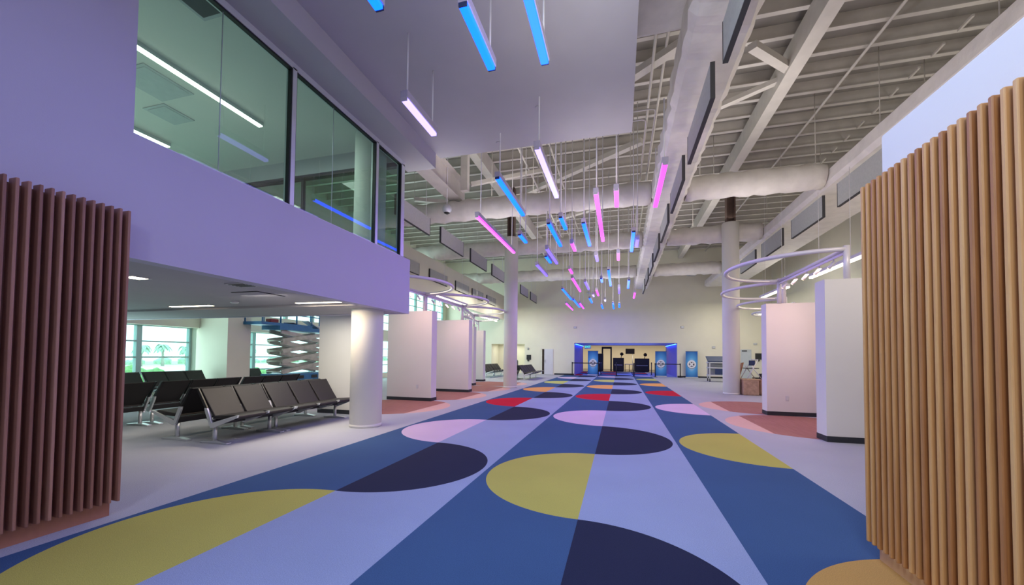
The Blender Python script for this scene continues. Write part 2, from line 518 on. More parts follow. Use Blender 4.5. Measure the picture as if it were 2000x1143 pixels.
# doors in the far wall
d = struct(MB().box((-5.8, YF - 0.03, 0.01), (-5.10, YF + 0.03, 2.0)).build('door_1', mat('white_door', (214, 214, 222), 0.5, 0, 0.02, 3), None))
MB().tube([(-5.72, YF - 0.05, 0.95), (-5.72, YF - 0.09, 1.0), (-5.72, YF - 0.09, 1.12), (-5.72, YF - 0.05, 1.15)], 0.012).build('door_handle', DARKM, d)
d = struct(MB().box((8.05, YF - 0.04, 0.01), (8.7, YF, 2.03)).build('door_2', DOORG))
MB().box((8.12, YF - 0.08, 1.9), (8.42, YF - 0.04, 1.97)).build('door_closer', DARKM, d)
struct(MB().box((-6.06, YF + 0.4, 0), (-5.6, YF + 0.45, 2.05)).build('wall_behind_door', DOORB))

# tunnel through the opening and the screening room beyond
YT = 38.0
t = MB()
t.box((-3.6, YF + 0.2, 0), (-3.45, YT, 2.49)).box((3.95, YF + 0.2, 0), (4.1, YT, 2.49))
struct(t.build('wall_passage', PURPLEW))
struct(MB().box((-3.6, YF + 0.2, 2.49), (4.1, YT, 2.6)).build('ceiling', WALL), 'ceiling of the blue-lit passage')
r = MB()
r.box((-12, 47, 0), (12, 47.2, 3.6)).box((-12, YT, 0), (-3.6, YT + .15, 3.6)).box((4.1, YT, 0), (12, YT + .15, 3.6)).box((-12, YT, 2.6), (12, YT + .15, 3.6))
r.box((-12.2, YT, 0), (-12, 47, 3.6)).box((12, YT, 0), (12.2, 47, 3.6))
struct(r.build('wall_screening_room', CREAM))
struct(MB().box((-12, YT + .15, 3.4), (12, 47, 3.6)).build('ceiling', WALL), 'ceiling of the screening room')
struct(MB().box((-12, YT + 1.2, 0), (12, 47, 0.004)).build('floor', mat('dark_tile', (96, 92, 96), 0.4, 0, 0.1, 3)), 'dark tile floor of the screening room')

# roof: deck, purlins, girders
roof = struct(MB().box((-14.5, -6, 9.55), (10.2, 31, 9.7)).build('ceiling', DECK), 'open roof deck with steel purlins')
nj = 0
yj = 4.13
while yj < 30.3:
    j = MB().box((-14.3, yj - 0.06, 9.2), (10.0, yj + 0.06, 9.225)).box((-14.3, yj - 0.012, 9.225), (10.0, yj + 0.012, 9.55))
    j.build('roof_joist', STEEL, roof)
    yj += 0.815; nj += 1
for x0 in (4.0, -5.25):
    wx = x0 if x0 > 0 else x0 + 0.27
    gd = MB().box((x0, 1, 8.6), (x0 + 0.32, 30.4, 8.63)).box((wx, 1, 8.63), (wx + 0.05, 30.4, 9.17))
    gd.box((x0, 1, 9.17), (x0 + 0.32, 30.4, 9.2))
    gd.build('girder', STEEL, roof)
gd = MB().box((-6.05, 8.2, 7.08), (-5.55, 13.6, 7.11)).box((-5.72, 8.2, 7.11), (-5.68, 13.6, 7.8)).box((-5.9, 8.2, 7.8), (-5.5, 13.6, 7.84))
gd.build('girder', STEEL, roof)
MB().box((-5.30, 12.3, 7.1), (-5.05, 12.5, 9.5)).build('steel_post', STEEL, roof)
for a, b_, wd in (((-4.0, 16.9, 8.8), (0.7, 13.8, 8.8), 0.22), ((-0.2, 10.9, 8.8), (2.0, 9.2, 8.8), 0.22), ((2.9, 9.9, 8.6), (4.3, 11.4, 8.8), 0.2),
                  ((2.4, 12.5, 8.7), (4.4, 11.6, 8.9), 0.16), ((2.3, 17.4, 8.4), (4.4, 18.0, 8.9), 0.2), ((-5.2, 13.0, 7.6), (-2.6, 14.6, 8.6), 0.16),
                  ((-8.9, 15.5, 8.4), (-5.4, 18.8, 8.9), 0.2), ((-4.6, 21.5, 8.8), (0.6, 18.5, 8.8), 0.2)):
    MB().bar(a, b_, wd, wd * 0.8).build('roof_brace', STEEL, roof)
for i in range(18):
    yy = 6.0 + 0.815 * i
    MB().bar((7.55, yy, 9.12), (7.62, yy + 0.5, 9.16), 0.05, 0.05).build('bridging_angle', STEEL, roof)
MB().tube([(0.23, 9.6, 7.3), (0.70, 9.6, 7.3), (0.78, 9.64, 7.3), (0.80, 9.75, 7.3), (0.80, 14.0, 7.3)], 0.02, 8).build('conduit', STEEL, roof)
MB().tube([(0.23, 9.9, 7.25), (0.5, 9.9, 7.25), (0.58, 9.94, 7.25), (0.6, 10.05, 7.25), (0.6, 14.0, 7.25)], 0.02, 8).build('conduit', STEEL, roof)
for xx, zz, y0, y1 in ((5.74, 8.95, 5, 30), (-2.35, 8.7, 8.3, 28), (-3.4, 8.6, 8.3, 26), (0.75, 8.6, 6.0, 26), (1.05, 8.9, 6, 26), (-3.0, 8.75, 8.3, 24)):
    MB().tube([(xx, y0, zz), (xx, y1, zz)], 0.035, 8).build('pipe_run', STEEL, roof)
for (xx, yy, z0) in ((6.4, 12, 6.9), (6.9, 9.4, 6.9), (7.0, 16.5, 6.9), (2.6, 14.4, 7.3), (3.2, 15.2, 7.4), (3.0, 18.2, 6.9), (5.6, 13.5, 6.9), (6.2, 19.4, 6.9), (7.7, 12.6, 6.9),
                     (-7.4, 12.9, 7.0), (-6.9, 12.9, 7.0), (-4.4, 13, 7.0), (-2.9, 13, 7.0), (-1.2, 13, 7.0), (0.3, 13, 7.0), (-3.4, 18.3, 7.0), (-1.6, 18.3, 7.0), (0.1, 18.3, 7.0)):
    MB().tube([(xx, yy, max(z0, 7.1)), (xx, yy, 9.5)], 0.012, 6).build('hanger_rod', STEEL, roof)

# round columns ------------------------------------------------------
def column(x, y, r, z1, label, core):
    t = thing('round_column', label, 'column', (x, y, 0))
    MB().lathe([(r, 0.0), (r, 0.05), (r - 0.006, 0.055), (r - 0.006, 0.075), (r, 0.08), (r, z1 - 0.02), (r - 0.02, z1)], n=48).build('shaft', WALL, t)
    if core:
        k = MB()
        k.box((-0.16, -0.16, z1), (-0.10, 0.16, 9.2)).box((0.10, -0.16, z1), (0.16, 0.16, 9.2)).box((-0.10, -0.02, z1), (0.10, 0.02, 9.2))
        k.build('steel_core', BROWNM, t)
    return t
column(-4.99, 6.92, 0.31, 5.98, 'white round column under the corner of the purple balcony', False)
column(-4.87, 17.3, 0.31, 6.9, 'white round column standing among the far left partitions', True)
column(4.28, 17.5, 0.31, 6.9, 'white round column on the right side of the hall', True)

# ------------------------------------------------------------------ slatted wood wall panels
def slats(x, sgn, ys_, depth, width, z0, z1):
    m = MB()
    for yy in ys_:
        a, b_ = (x, x + sgn * depth)
        m.box((min(a, b_), yy - width / 2, z0), (max(a, b_), yy + width / 2, z1), 0.006)
    return m
t = thing('slatted_wall_panel', 'dark red-brown slatted wood panel below the purple wall at left', 'wall panel', (-4.4, 0, 0))
pit = 0.0622
ysl = [2.455 - pit * i for i in range(58)]
MB().box((-0.10, -1.2, 0.0), (0.03, 2.44, 0.14)).build('plinth', OAKF_DIM, t)
MB().box((-0.10, -1.2, 0.14), (0.03, 2.465, 2.70)).build('backing_panel', OAK_DIM, t)
slats(0.03, 1, ysl, 0.09, 0.021, 0.13, 2.73).build('slats', OAK_DIM, t)
t = thing('slatted_wall_panel', 'light oak slatted wood panel in the right foreground', 'wall panel', (1.85, 0, 0))
ysr = [3.47 - pit * i for i in range(74)]
MB().box((-0.04, -1.2, 0.0), (0.10, 3.49, 0.14)).build('plinth', OAKF, t)
MB().box((-0.035, -1.2, 0.14), (0.10, 3.46, 2.70)).build('backing_panel', OAK, t)
slats(-0.035, -1, ysr, 0.09, 0.026, 0.13, 2.73).build('slats', OAK, t)
struct(MB().box((1.88, -6, 0), (2.15, 3.52, 3.12), 0.012).build('wall_right_near', WALL))

# ------------------------------------------------------------------ partitions and ring lights
SPOT_E = emis('warm_spot_lens', (1.0, 0.72, 0.42), 1.8)
STRIPW = emis('warm_white_strip', (1.0, 0.86, 0.62), 7)
STRIPL = emis('ring_inner_strip', (1.0, 0.84, 0.66), 0.9)
STRIPR = emis('ring_inner_warm_glow', (1.0, 0.80, 0.62), 0.3)  # right rings have no lamp inside; warm light on them added as glow
def partition(xa, xb, y, label, outlet=None):
    t = thing('partition_wall', label, 'partition', ((xa + xb) / 2, y, 0), 0, 'display partitions')
    h = (xb - xa) / 2
    MB().box((-h, 0, 0.10), (h, 0.36, 2.85)).build('panel', WALL, t)
    MB().box((-h + 0.0, -0.012, 0), (h + 0.012, 0.372, 0.10)).build('baseboard', BASEB, t)
    if outlet is not None:
        MB().box((outlet - 0.035, -0.012, 0.38), (outlet + 0.035, 0, 0.50), 0.004).build('outlet_plate', FRAME, t)
    return t
partition(-7.22, -5.73, 8.1, 'white partition half hidden behind the column under the balcony')
partition(-7.3, -5.73, 11.2, 'pink-lit partition nearest beside the balcony corner', 0.3)
partition(-7.3, -5.76, 14.4, 'pink-lit partition second behind the balcony corner')
partition(-8.4, -6.85, 17.75, 'pink-lit partition third from the balcony, mostly hidden')
partition(-8.9, -7.40, 20.7, 'short-looking pink partition farthest on the left, before the far benches')
partition(3.47, 6.9, 8.1, 'beige partition right beside the light oak slatted panel')
partition(3.60, 6.9, 11.4, 'pale pink partition with outlet on the right side', -1.2)
partition(4.9, 7.6, 14.55, 'right partition hidden behind the pale pink one')
partition(6.2, 8.2, 17.75, 'farther right partition hidden behind the pale pink one')
partition(7.4, 9.2, 20.75, 'farthest right partition hidden behind the pale pink one')

def ring_light(xc, yc, R, z, side, label, rz=0.0, heads=5):
    t = thing('ring_light', label, 'light fixture', (xc, yc, 2.85), rz, 'half-round ceiling rings over the partitions')
    h = z - 2.85
    pts = []
    n = 40
    for i in range(n + 1):
        a = -PI / 2 + PI * i / n
        pts.append((side * R * math.cos(a), R * math.sin(a), h))
    MB().tube(pts, 0.042, 12).build('ring', RINGM, t)
    ins = [(side * (R - 0.042) * math.cos(-PI / 2 + PI * i / n), (R - 0.042) * math.sin(-PI / 2 + PI * i / n), h - 0.012) for i in range(2, n - 1)]
    MB().tube(ins, 0.012, 6).build('inner_glow_strip', STRIPL if side > 0 else STRIPR, t)  # lamp strip on left rings, added glow on right ones
    MB().tube([(0, -R, h), (0, R, h)], 0.042, 12).build('crossbar', RINGM, t)
    MB().box((-0.02, -R + 0.05, h - 0.085), (0.02, R - 0.05, h - 0.045)).build('track', RINGM, t)
    for yy in (-R, R):
        MB().tube([(0, yy, 0), (0, yy, h + 0.06)], 0.05, 16).build('post', RINGM, t)
    for i in range(heads):
        yy = -R + 2 * R * (i + 0.8) / (heads + 0.6)
        hd_ = MB().tube([(0, yy, h - 0.08), (0, yy, h - 0.13)], 0.012, 8).tube([(-side * 0.02, yy, h - 0.12), (side * 0.07, yy + 0.03, h - 0.25)], 0.03, 12).build('spot_head', RINGM, t)
        MB().tube([(side * 0.0701, yy + 0.03, h - 0.2501), (side * 0.0725, yy + 0.031, h - 0.254)], 0.026, 12).build('spot_lens', SPOT_E, hd_)
    return t
RL = 1.58
ring_light(-6.1, 9.86, 1.52, 3.42, 1, 'half-round purple ring above the first left partition at the balcony corner')
ring_light(-6.1, 13.0, 1.52, 3.42, 1, 'second half-round ring above the left partitions with a white strip light beside it')
ring_light(-6.55, 16.3, 1.62, 3.42, 1, 'third half-round ring on the left, touching the round column', 0.22)
ring_light(-7.7, 19.55, 1.5, 3.42, 1, 'lowest and farthest half-round ring on the left', 0.1)
ring_light(3.9, 9.86, 1.55, 3.42, -1, 'largest half-round white ring above the right partitions')
ring_light(4.6, 13.1, 1.60, 3.42, -1, 'second half-round white ring on the right, below the largest', -0.34)
ring_light(5.8, 16.3, 1.55, 3.42, -1, 'third half-round ring on the right, behind the column', -0.36)
ring_light(7.2, 19.4, 1.55, 3.42, -1, 'smallest half-round ring on the right, by the partition edge', -0.36)

# white strip pendants beside the rings
def strip(x, y0, y1, z, label, top, m=STRIPW):
    t = thing('hanging_strip_light', label, 'light fixture', (x, (y0 + y1) / 2, z), 0, 'white strip pendants')
    L_ = (y1 - y0) / 2
    MB().box((-0.05, -L_, 0.02), (0.05, L_, 0.11), 0.008).build('housing', RINGM, t)
    MB().box((-0.042, -L_ + 0.01, -0.03), (0.042, L_ - 0.01, 0.02)).build('diffuser', m, t)
    for yy in (-L_ * 0.6, L_ * 0.6):
        MB().tube([(0, yy, 0.1), (0, yy, top - z)], 0.006, 6).build('cable', CABLE, t)
    return t
strip(5.55, 11.1, 13.8, 3.9, 'white strip light behind the light oak panel at right', 6.29)
strip(5.55, 15.4, 18.2, 3.9, 'white strip light under the right rings, beside the first post', 9.19)
strip(-7.35, 14.8, 18.1, 3.9, 'white strip light above the left partitions beside the second ring', 9.19)
strip(-8.3, 9.5, 12.5, 3.9, 'white strip light behind the balcony corner', 9.19)
strip(7.6, 20.5, 25.5, 3.9, 'white strip light far right near the far wall', 6.32)
strip(-8.5, 21.5, 26.5, 3.9, 'white strip light far left near the far wall', 9.19)

# ------------------------------------------------------------------ coloured pendants
PB = emis('blue_led', (0.0, 0.034, 0.90), 12, 0.01)
PP = emis('pink_led', (1.0, 0.030, 0.90), 5.0, 0.05)
PL = emis('lilac_led', (0.10, 0.060, 1.0), 3.6, 0.05)
PW = emis('cool_white_led', (0.30, 0.24, 1.0), 3.2, 0.2)
PMAT = {'b': PB, 'p': PP, 'l': PL, 'w': PW}
PNAME = {'b': 'blue', 'p': 'pink', 'l': 'lilac', 'w': 'cool white'}
PEND = [  # colour, x, y near, y far (all hang at one height)
    ('b', -1.53, 3.56, 4.46), ('b', -0.88, 3.30, 4.53), ('b', -2.37, 2.42, 3.37), ('w', -2.88, 4.71, 5.60), ('w', -1.37, 6.41, 8.53), ('b', -2.36, 7.31, 9.43), ('p', -3.52, 9.25, 12.83),
    ('p', -0.52, 8.54, 12.14), ('p', -0.09, 8.46, 9.41), ('p', 0.78, 7.52, 9.63), ('b', -1.85, 10.19, 12.39), ('b', -1.47, 9.81, 10.75),
    ('b', -2.84, 10.95, 11.75), ('b', -0.95, 10.36, 12.56), ('b', 0.35, 11.43, 13.56), ('l', 0.49, 12.18, 13.03), ('p', -1.47, 12.14, 13.07),
    ('l', -2.34, 12.59, 14.73), ('b', -2.55, 13.57, 14.52), ('l', -3.13, 14.72, 16.91), ('l', -0.83, 13.76, 14.67), ('p', -0.08, 13.66, 14.69),
    ('p', -1.99, 15.72, 16.63), ('p', -2.11, 17.61, 21.36), ('l', -1.62, 18.60, 20.80), ('b', -0.48, 16.26, 19.97), ('b', -0.85, 18.02, 18.91),
    ('b', 0.37, 18.66, 20.91), ('p', -1.24, 21.04, 23.04), ('l', -0.08, 20.35, 22.51), ('p', 0.76, 22.34, 24.49), ('b', -2.95, 20.35, 24.37),
    ('b', -2.83, 24.40, 28.35), ('p', -3.51, 25.96, 29.83), ('p', -2.62, 26.15, 29.01), ('b', -1.81, 23.94, 26.06), ('w', -1.52, 22.5, 23.4), ('w', -0.94, 24.6, 25.5),
    ('b', -1.26, 27.21, 29.29), ('b', -0.49, 26.33, 29.64), ('b', -0.09, 26.65, 28.89)]
PEND.sort(key=lambda p: p[2])
def plen(p):
    d_ = p[3] - p[2]
    return 'short' if d_ < 1.3 else ('medium-length' if d_ < 2.6 else 'long')
cnt = {}
for p in PEND:
    cnt[(p[0], plen(p))] = cnt.get((p[0], plen(p)), 0) + 1
seen = {}
for c, x, y0, y1 in PEND:
    key = (c, plen((c, x, y0, y1)))
    i = seen.get(key, 0); seen[key] = i + 1
    o_ = ordinal(i, cnt[key])
    lab = '%s %s hanging light bar' % (key[1], PNAME[c])
    if o_: lab += ', %s of the %s %s ones' % (o_, key[1], PNAME[c])
    t = thing('pendant_light', lab, 'pendant light', (x, (y0 + y1) / 2, 4.95), 0, '%s hanging light bars' % PNAME[c])
    L_ = (y1 - y0) / 2
    MB().box((-0.056, -L_ - 0.02, 0.045), (0.056, L_ + 0.02, 0.15), 0.008).build('housing', HOUSE, t)
    MB().box((-0.046, -L_, 0.0), (0.046, L_, 0.045), 0.008).build('lens', PMAT[c], t)
    for e0 in (L_, -L_ - 0.02):
        MB().box((-0.046, e0, 0.0), (0.046, e0 + 0.02, 0.045), 0.004).build('end_cap', NAVYP if c == 'b' else HOUSE, t)
    top = 5.97 if (y1 < 8.0 and x < 0.2) else 9.19
    for yy in (-L_ * 0.85, L_ * 0.85):
        Y_ = (y0 + y1) / 2 + yy
        top_ = top
        if top > 6 and any(a_ < Y_ < b_ for a_, b_ in ((12.6, 13.55), (17.75, 18.65), (24.5, 25.4))): top_ = 6.28
        if top > 6 and 5.5 < Y_ < 7.2 and -1.6 < x < 1.6: top_ = 7.03
        if top > 6 and 0.6 < x < 2: top_ = 6.29
        MB().tube([(0, yy, 0.14), (0, yy, top_ - 4.95)], 0.013, 6).build('cable', CABLE, t)

# ------------------------------------------------------------------ ducts
def wavy(pts_fn, n, r):
    return [pts_fn(i / n) for i in range(n + 1)], [r * (1 + 0.035 * math.sin(i * 2.1) + 0.02 * math.sin(i * 5.3)) for i in range(n + 1)]
for yy, x0, x1, lab in ((13.0, -12.5, 5.7, 'white wrapped round duct crossing the hall nearest the camera'),
                        (18.15, -12.5, 6.2, 'white wrapped round duct crossing the hall in the middle'),
                        (24.9, -12.5, 6.6, 'white wrapped round duct crossing the hall near the far wall')):
    t = thing('air_duct', lab, 'duct', (0, 0, 0), 0, 'wrapped crossing ducts')
    for xa, xb in ((x0, 0.92), (1.95, 5.57)):
        P_, R_ = wavy(lambda s_: (xa + (xb - xa) * s_, yy + 0.05, 6.68), int(6 * (xb - xa)), 0.36)
        m = MB().tube(P_, R_, 24)
        for v in m.bm.verts:
            v.co += Vector((0, 0, 0.020 * math.sin(v.co.x * 9.0 + v.co.y * 7.0 + v.co.z * 3) + random.uniform(-0.012, 0.012)))
        m.build('wrapped_duct', WRAP, t)
def boxduct(x0, x1, z0, z1, ya, yb, lab, n=150, wr=1.0):
    t = thing('air_duct', lab, 'duct')
    m = MB()
    rings = []
    for i in range(n + 1):
        yy = ya + (yb - ya) * i / n
        k = wr * (0.014 * math.sin(i * 1.7) + 0.010 * math.sin(i * 4.1) + random.uniform(-0.012, 0.012))
        c = 0.1
        ring = [(x0 + c, z0 - k), (x1 - c, z0 + k), (x1 + k, z0 + c), (x1 + k, z1 - c), (x1 - c, z1), (x0 + c, z1), (x0 - k, z1 - c), (x0 - k, z0 + c)]
        rings.append([m.bm.verts.new((p[0], yy, p[1])) for p in ring])
    for A, B in zip(rings, rings[1:]):
        for q in range(8):
            f = m.bm.faces.new((A[q], B[q], B[(q + 1) % 8], A[(q + 1) % 8])); f.smooth = False
    m.bm.faces.new(rings[0]); m.bm.faces.new(rings[-1][::-1])
    bmesh.ops.recalc_face_normals(m.bm, faces=m.bm.faces[:])
    m.build('wrapped_duct', WRAP, t)
    return t
boxduct(0.95, 1.92, 6.32, 7.0, 2.5, 29.5, 'big white wrapped duct running down the hall above the baffles')
boxduct(5.6, 7.75, 6.34, 6.84, 2.0, 29.5, 'wide pale duct along the right side of the hall', 60, 0.3)
t = thing('air_duct', 'wrapped box duct crossing above the dropped ceiling corner', 'duct')
MB().box((-1.5, 5.6, 7.03), (1.5, 7.1, 7.8), 0.12).build('wrapped_duct', WRAP, t)

# ------------------------------------------------------------------ acoustic baffles
def baffle(x, y0, y1, z0, z1, label, group, top=None):
    t = thing('acoustic_baffle' if top else 'mounted_acoustic_panel', label, 'acoustic baffle', (x, y0, z0), 0, group)
    MB().box((-0.03, 0.02, 0.02), (0.03, y1 - y0 - 0.02, z1 - z0)).build('felt_board', BAFFLE, t)
    MB().box((-0.035, 0.0, 0.0), (0.035, y1 - y0, 0.02)).box((-0.035, 0, 0.02), (0.035, 0.02, z1 - z0)).box((-0.035, y1 - y0 - 0.02, 0.02), (0.035, y1 - y0, z1 - z0)).build('edge_trim', BAFEDGE, t)
    if top:
        for k in (0.12, 0.88):
            MB().tube([(0, (y1 - y0) * k, z1 - z0), (0, (y1 - y0) * k, top - z0)], 0.008, 6).build('hanger', CABLE, t)
words = ['nearest', 'second nearest', 'third nearest', 'fourth nearest', 'fifth nearest', 'sixth nearest', 'seventh nearest', 'eighth nearest']
for i in range(8):
    y0 = 3.75 + 3.02 * i
    baffle(1.42, y0, y0 + 2.25, 5.6, 6.2, '%s grey acoustic baffle under the big centre duct' % words[i], 'baffles under the centre duct', 6.295)
for i in range(7):
    y0 = 10.1 + 3.0 * i
    baffle(-6.42, y0, y0 + 2.15, 5.6, 6.2, '%s grey acoustic baffle hanging in the left row' % words[i], 'baffles hanging on the left', 6.27 if i in (1, 2, 5) else 9.19)
for i in range(6):
    y0 = 7.4 + 3.0 * i
    baffle(5.75, y0, y0 + 2.2, 5.6, 6.25, '%s grey acoustic baffle under the right side duct' % words[i], 'baffles under the right duct', 6.32)
for i, y0 in enumerate((14.3, 17.35, 20.5, 23.1, 25.9)):
    baffle(-9.058, y0, y0 + 2.0, 5.15, 5.7, '%s grey acoustic panel on the upper left wall' % words[i], 'panels on the left wall', None)

# ------------------------------------------------------------------ airport benches
def make_bench(n, pitch, label, detail=True):
    t = thing('airport_bench', label, 'bench', (0, 0, 0), 0, 'black beam seating')
    for i in range(n):
        a, b_ = pitch * i + 0.02, pitch * (i + 1) - 0.02
        MB().prism([(-0.03, 0.385), (0.0, 0.44), (0.43, 0.475), (0.50, 0.455), (0.505, 0.42), (0.46, 0.395)], a, b_, 0.012).build('seat', LEATHER, t)
        MB().prism([(-0.005, 0.41), (0.035, 0.43), (-0.285, 0.86), (-0.315, 0.875), (-0.35, 0.86)], a, b_, 0.012).build('backrest', LEATHER, t)
    MB().box((-0.045, 0.01, 0.285), (0.035, n * pitch - 0.01, 0.375), 0.01).build('beam', BLACKP, t)
    for i in range(n + 1):
        v = pitch * i
        v0, v1 = v - 0.017, v + 0.017
        if detail:
            f = MB().prism([(-0.03, 0.25), (0.03, 0.25), (0.52, 0.435), (0.535, 0.475), (0.51, 0.475), (0.0, 0.33)], v0, v1, 0.005)
            f.prism([(-0.035, 0.27), (0.03, 0.27), (-0.07, 0.50), (-0.10, 0.56), (-0.16, 0.56), (-0.15, 0.51)], v0, v1, 0.005)
            f.build('side_frame', CHROME, t)
            MB().prism([(-0.10, 0.56), (-0.16, 0.56), (-0.355, 0.87), (-0.31, 0.875)], v0 + 0.004, v1 - 0.004, 0.004).build('back_edge', BLACKP, t)
    for v in (0.05, n * pitch - 0.05):
        k = MB().tube([(0, v, 0.02), (0, v, 0.29)], 0.032, 14)
        k.prism([(-0.27, 0.0), (0.30, 0.0), (0.30, 0.022), (0.05, 0.045), (-0.05, 0.045), (-0.27, 0.022)], v - 0.045, v + 0.045, 0.006)
        k.build('pedestal', CHROME, t)
    return t
HP = 0.0
b2 = make_bench(2, 0.56, 'two-seat black bench nearest the camera in the lounge, facing the hall')
b2.location = (-6.3, 4.8, 0)
b3 = make_bench(3, 0.565, 'three-seat black bench facing the hall, ending beside the round column')
b3.location = (-6.3, 5.96, 0)
def bench(src, x, y, rz, label, group='black beam seating'):
    return copy_tree(src, (x, y, 0), rz, label, group)
# rz = pi flips: seats face -X and run towards -Y
bench(b2, -7.12, 5.92, PI, 'two-seat black bench back to back with the nearest bench, facing the windows')
bench(b3, -7.12, 7.655, PI, 'three-seat black bench back to back with the hall-facing bench, facing the windows')
bench(b3, -9.2, 5.62, PI, 'black bench of the second row cut off by the dark wood panel')
bench(b3, -9.2, 7.42, PI, 'black three-seat bench of the second row, starting at the near pedestal')
bench(b3, -9.2, 9.22, PI, 'black three-seat bench of the second row, in front of the blue lift')
bench(b3, -13.2, 6.4, 0, 'black bench by the window, beside the dark wood panel edge')
bench(b3, -13.2, 8.18, 0, 'black three-seat bench below the left lounge window, next to the pier')
bench(b2, -13.35, 11.05, 0, 'black bench end showing right behind the cream pier')
far = make_bench(3, 0.56, 'far black bench facing the hall, nearer one behind the left column', True)
far.location = (-5.55, 22.7, 0)
bench(far, -5.55, 24.42, 0, 'far black bench facing the hall, nearer the white door')
bench(far, -6.37, 24.38, PI, 'far black bench back to back, seen end-on behind the left column')
bench(far, -8.4, 24.0, 0, 'far black bench right of the last pink partition, left half')
bench(far, -8.4, 25.75, 0, 'far black bench right of the last pink partition, by the round-topped kiosk')

# ------------------------------------------------------------------ scissor lift
t = thing('scissor_lift', 'blue and grey scissor lift raised behind the lounge benches', 'lift', (-12.3, 12.75, 0), 0)
b_ = MB().box((-0.42, -1.35, 0.18), (0.42, 1.4, 0.70), 0.02)
b_.build('base', LIFTB, t)
for sx in (-0.36, 0.36):
    for sy in (-1.0, 1.0):
        MB().tube([(sx - 0.07, sy, 0.2), (sx + 0.07, sy, 0.2)], 0.2, 20).build('wheel', BLACKP, t)
MB().box((0.42, -0.5, 0.50), (0.44, -0.2, 0.62)).box((0.42, 0.2, 0.50), (0.44, 0.5, 0.62)).build('latch', BLACKP, t)
MB().box((0.422, -0.15, 0.33), (0.43, 0.25, 0.45)).box((0.422, 0.95, 0.5), (0.43, 1.2, 0.62)).build('decal', FRAME, t)
z = 0.74
n = 4
hgt = (2.28 - 0.74) / n
for i in range(n):
    z0, z1 = z + i * hgt, z + (i + 1) * hgt
    for k, sx in enumerate((-0.34, 0.34)):
        MB().bar((sx, -1.15, z0 + 0.03), (sx, 1.15, z1 - 0.01), 0.06, 0.15).build('scissor_arm', LIFTG, t)
        MB().bar((sx * 0.78, 1.15, z0 + 0.03), (sx * 0.78, -1.15, z1 - 0.01), 0.06, 0.15).build('scissor_arm', LIFTG, t)
    for yy in (-1.15, 1.15):
        MB().tube([(-0.36, yy, z0 + 0.03), (0.36, yy, z0 + 0.03)], 0.03, 8).build('pin', LIFTG, t)
MB().box((-0.42, -1.35, 2.32), (0.42, 1.5, 2.46)).box((-0.40, -2.1, 2.46), (0.40, 0.2, 2.56)).build('platform', LIFTB, t)
rl = MB()
for yy in (-2.05, -1.3, -0.55, 0.2, 0.95, 1.45):
    for sx in (-0.38, 0.38):
        rl.tube([(sx, yy, 2.5), (sx, yy, 3.5)], 0.02, 8)
for zz in (3.0, 3.5):
    rl.tube([(-0.38, -2.05, zz), (0.38, -2.05, zz), (0.38, 1.45, zz), (-0.38, 1.45, zz), (-0.38, -2.05, zz)], 0.02, 8)
rl.build('guard_rail', LIFTB, t)
MB().bar((0.2, -0.75, 2.62), (-0.1, 0.3, 2.5), 0.4, 0.03).bar((0.15, 0.1, 2.75), (0.1, 0.75, 2.5), 0.3, 0.03).build('panel_sheet', GREYP, t)
tag(MB().box((-12.62, 13.6, 2.462), (-12.35, 14.0, 2.62), 0.02).build('tool_box', FRAME), 'white box lying on the lift platform', 'box')
tag(MB().box((-12.2, 13.9, 2.462), (-11.98, 14.15, 2.66), 0.03).build('tool_bag', REDP), 'dark red bag standing on the lift platform', 'bag')
tag(MB().box((-12.45, 11.3, 2.562), (-12.2, 11.65, 2.72), 0.03).build('tool_bag', REDP), 'dark red bag on the lift platform extension at left', 'bag')

# ------------------------------------------------------------------ soffit fittings
RECE = emis('recessed_warm_strip', (1.0, 0.84, 0.56), 14)
def rec_light(x0, x1, y, label):
    t = thing('recessed_light', label, 'ceiling light', ((x0 + x1) / 2, y, 2.40))
    L_ = (x1 - x0) / 2
    MB().box((-L_ - 0.02, -0.06, -0.006), (L_ + 0.02, 0.06, 0)).build('frame', FRAME, t)
    MB().box((-L_, -0.045, -0.009), (L_, 0.045, -0.006)).build('diffuser', RECE, t)
rec_light(-8.95, -7.85, 5.9, 'warm recessed strip light in the soffit over the second row')
rec_light(-5.85, -4.78, 5.98, 'warm recessed strip light in the soffit beside the round column')
t = thing('recessed_light', 'small bright square downlight at the edge of the dark wood panel', 'ceiling light', (-5.95, 3.5, 2.40))
MB().box((-0.11, -0.11, -0.006), (0.11, 0.11, 0)).build('frame', FRAME, t)
MB().box((-0.085, -0.085, -0.009), (0.085, 0.085, -0.006)).build('diffuser', STRIPW, t)
t = thing('air_vent', 'dark slotted air vent in the lounge soffit', 'vent', (-5.05, 4.2, 2.40))
MB().box((-0.16, -0.13, -0.012), (0.16, 0.13, 0)).build('frame', GREYP, t)
for i in range(4):
    MB().box((-0.13, -0.10 + i * 0.055, -0.016), (0.13, -0.07 + i * 0.055, -0.011)).build('slot', BLACKP, t)
t = thing('access_hatch', 'square access hatch in the lounge soffit', 'hatch', (-5.6, 4.95, 2.40))
MB().box((-0.26, -0.26, -0.008), (0.26, 0.26, 0)).build('frame', DARKM, t)
MB().box((-0.24, -0.24, -0.011), (0.24, 0.24, -0.008)).build('door', CEIL, t)
for (x, y, where) in ((-10.3, 5.3, 'left, near the dark wood panel'), (-6.9, 5.6, 'right, near the hatch')):
    t = thing('smoke_detector', 'small white ceiling detector in the soffit, ' + where, 'detector', (x, y, 2.40))
    MB().lathe([(0.05, -0.03), (0.07, -0.01), (0.07, 0.0)], n=20).build('cover', FRAME, t)
